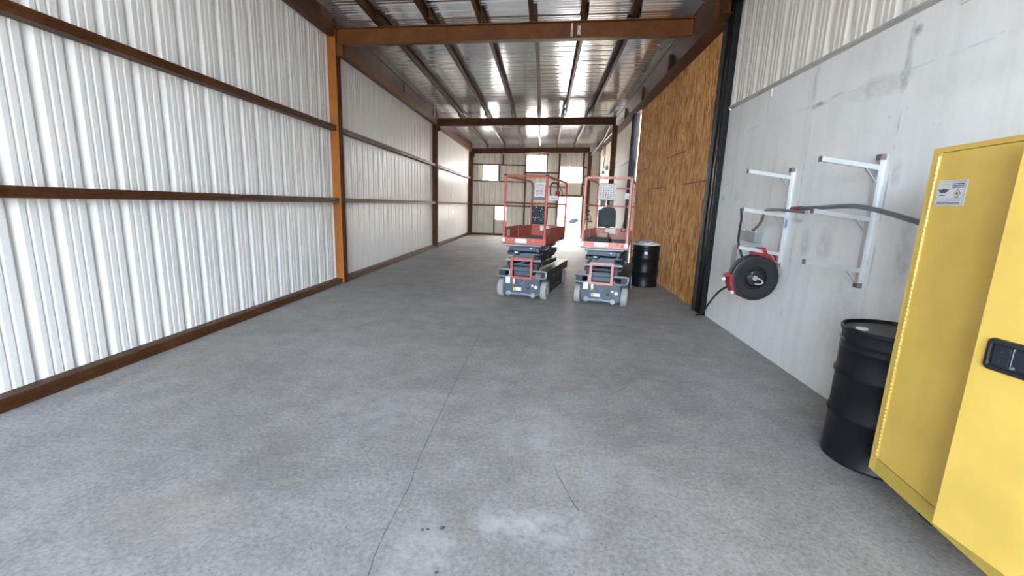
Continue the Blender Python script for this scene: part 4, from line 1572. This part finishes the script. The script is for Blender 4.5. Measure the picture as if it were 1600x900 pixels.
for i, (x_, y_, s_) in enumerate(((0.06, 0.30, .022), (0.13, 0.38, .026), (0.19, 0.28, .018), (0.25, 0.34, .024), (0.30, 0.26, .020), (0.11, 0.55, .02))):
    mb = MB()
    mb.rbox(-s_, s_, -s_ * .7, s_ * .7, 0, s_ * .9, s_ * .3, 1, Matrix.Translation(Vector(on_lift2(x_, y_, 1.0345))) @ Matrix.Rotation(i * .7, 4, 'Z'))
    tag(mb.build('scrap_piece', 'white_plastic'), ['small white scrap on the right-hand lift, leftmost at the tray corner', 'small white scrap on the right-hand lift, largest of those in front', 'small white scrap on the right-hand lift, closest to the front toe board edge', 'small white scrap on the right-hand lift, second from the right', 'small white scrap on the right-hand lift, rightmost by the side board', 'small white scrap on the right-hand lift, farthest back of the scraps'][i], 'scrap', 'white scraps on the lift platform')

# ------------------------------------------------------------------ services in the far right bay
mb = MB()
mb.tube([(2.22, 23.478, 4.30), (2.30, 23.30, 4.40), (2.32, 21.5, 4.44), (2.30, 19.3, 4.455), (2.30, 18.6, 4.56), (2.30, 17.6, 4.70)], 0.022, 8)
tag(mb.build('conduit_pipe', 'white_plastic', None, True), 'thin white pipe running under the roof at the far right, upper one', 'pipe')
mb = MB()
mb.tube([(2.40, 19.9, 4.47), (2.40, 18.5, 4.475), (2.40, 17.06, 4.48), (2.33, 16.178, 4.44)], 0.022, 8)
tag(mb.build('conduit_pipe', 'white_plastic', None, True), 'thin white pipe high on the far right wall, lower one', 'pipe')
mb = MB()
mb.tube([(2.66, 21.9 + .28 * math.cos(a_), 4.33 + .21 * math.sin(a_)) for a_ in [2 * math.pi * i / 24 for i in range(24)]], 0.02, 8, True)
tag(mb.build('cable_coil', 'conduit', None, True), 'dark coil of cable hanging high on the far right wall', 'coil')
mb = MB()
mb.tube(smooth_path([(2.67, 21.45, 4.75), (2.67, 21.4, 4.3), (2.67, 21.5, 3.9), (2.67, 21.6, 3.75), (2.67, 21.55, 3.6), (2.67, 21.5, 3.5)]), 0.018, 6)
tag(mb.build('hanging_cable', 'conduit', None, True), 'dark cable hanging down the far right wall below the coil', 'cable')
for y_, z_, s_ in ((20.5, 3.34, .09), (21.6, 3.26, .06)):
    mb = MB()
    mb.rbox(2.60, 2.699, y_ - s_ * 2, y_ + s_ * 2, z_, z_ + s_ * 2, .01, 1)
    tag(mb.build('junction_box', 'conduit'), 'small dark junction box above the trim of the far right wall, %s' % ('nearer and larger' if s_ > .07 else 'farther and smaller'), 'junction box')
# stand with clamps seen between the rails of the right-hand lift
st = thing('pipe_stand', 'brown pipe stand with dark clamps in the far right corner', 'stand', (2.12, 22.6, 0))
mb = MB()
mb.box(-.05, .05, -.05, .05, 0.0, 1.45)
mb.build('stand_post', 'brown', st)
mb = MB()
mb.box(-.22, .22, -.18, .18, 0.0, 0.02)
mb.build('stand_foot', 'brown', st)
for z_, w_ in ((1.48, .13), (1.28, .09), (1.08, .13)):
    mb = MB()
    mb.rbox(-w_, w_, -.09, .09, z_ - .06, z_ + .06, .02, 2)
    mb.build('clamp', 'lift_dark', st)
mb = MB()
mb.box(-.30, .30, -.02, .02, 0.93, 1.0)
mb.build('cross_bar', 'lift_dark', st)
mb = MB()
mb.tube(smooth_path([(-.24, -.06, 0.97), (-.16, -.07, 1.25), (0, -.10, 1.38), (.17, -.07, 1.22), (.22, -.06, .97)]), .02, 8)
mb.build('stand_hose', 'rubber', st, True)

# ------------------------------------------------------------------ single pieces become parts of their own
def islands(me):
    par = list(range(len(me.vertices)))
    def f(i):
        while par[i] != i:
            par[i] = par[par[i]]
            i = par[i]
        return i
    for e in me.edges:
        a, b = f(e.vertices[0]), f(e.vertices[1])
        if a != b:
            par[a] = b
    out = {}
    for p in me.polygons:
        out.setdefault(f(p.vertices[0]), []).append(p)
    return list(out.values())

SPLIT = ('slider_block', 'white_sticker', 'splice_plate', 'weld_scuff', 'stiffener', 'steering_joint', 'cover_latch', 'pivot_pin', 'tread_rib')
STUFF = ('print', 'paint_spots', 'chipped_paint', 'piano_hinge')
for o in list(COL.objects):
    base = o.name.split('.')[0]
    if o.type != 'MESH':
        continue
    if base in STUFF:
        o['kind'] = 'stuff'
    elif base in SPLIT:
        isl = islands(o.data)
        if len(isl) < 2:
            continue
        old = o.data
        for n_, polys in enumerate(isl):
            idx = sorted({v for p in polys for v in p.vertices})
            mp = {v: i for i, v in enumerate(idx)}
            me = bpy.data.meshes.new(base)
            me.from_pydata([old.vertices[v].co[:] for v in idx], [], [[mp[v] for v in p.vertices] for p in polys])
            me.materials.append(old.materials[0])
            if n_ == 0:
                o.data = me
            else:
                c_ = bpy.data.objects.new(base, me)
                COL.objects.link(c_)
                c_.parent = o.parent
                c_.matrix_local = o.matrix_local
                for key in o.keys():
                    c_[key] = o[key]
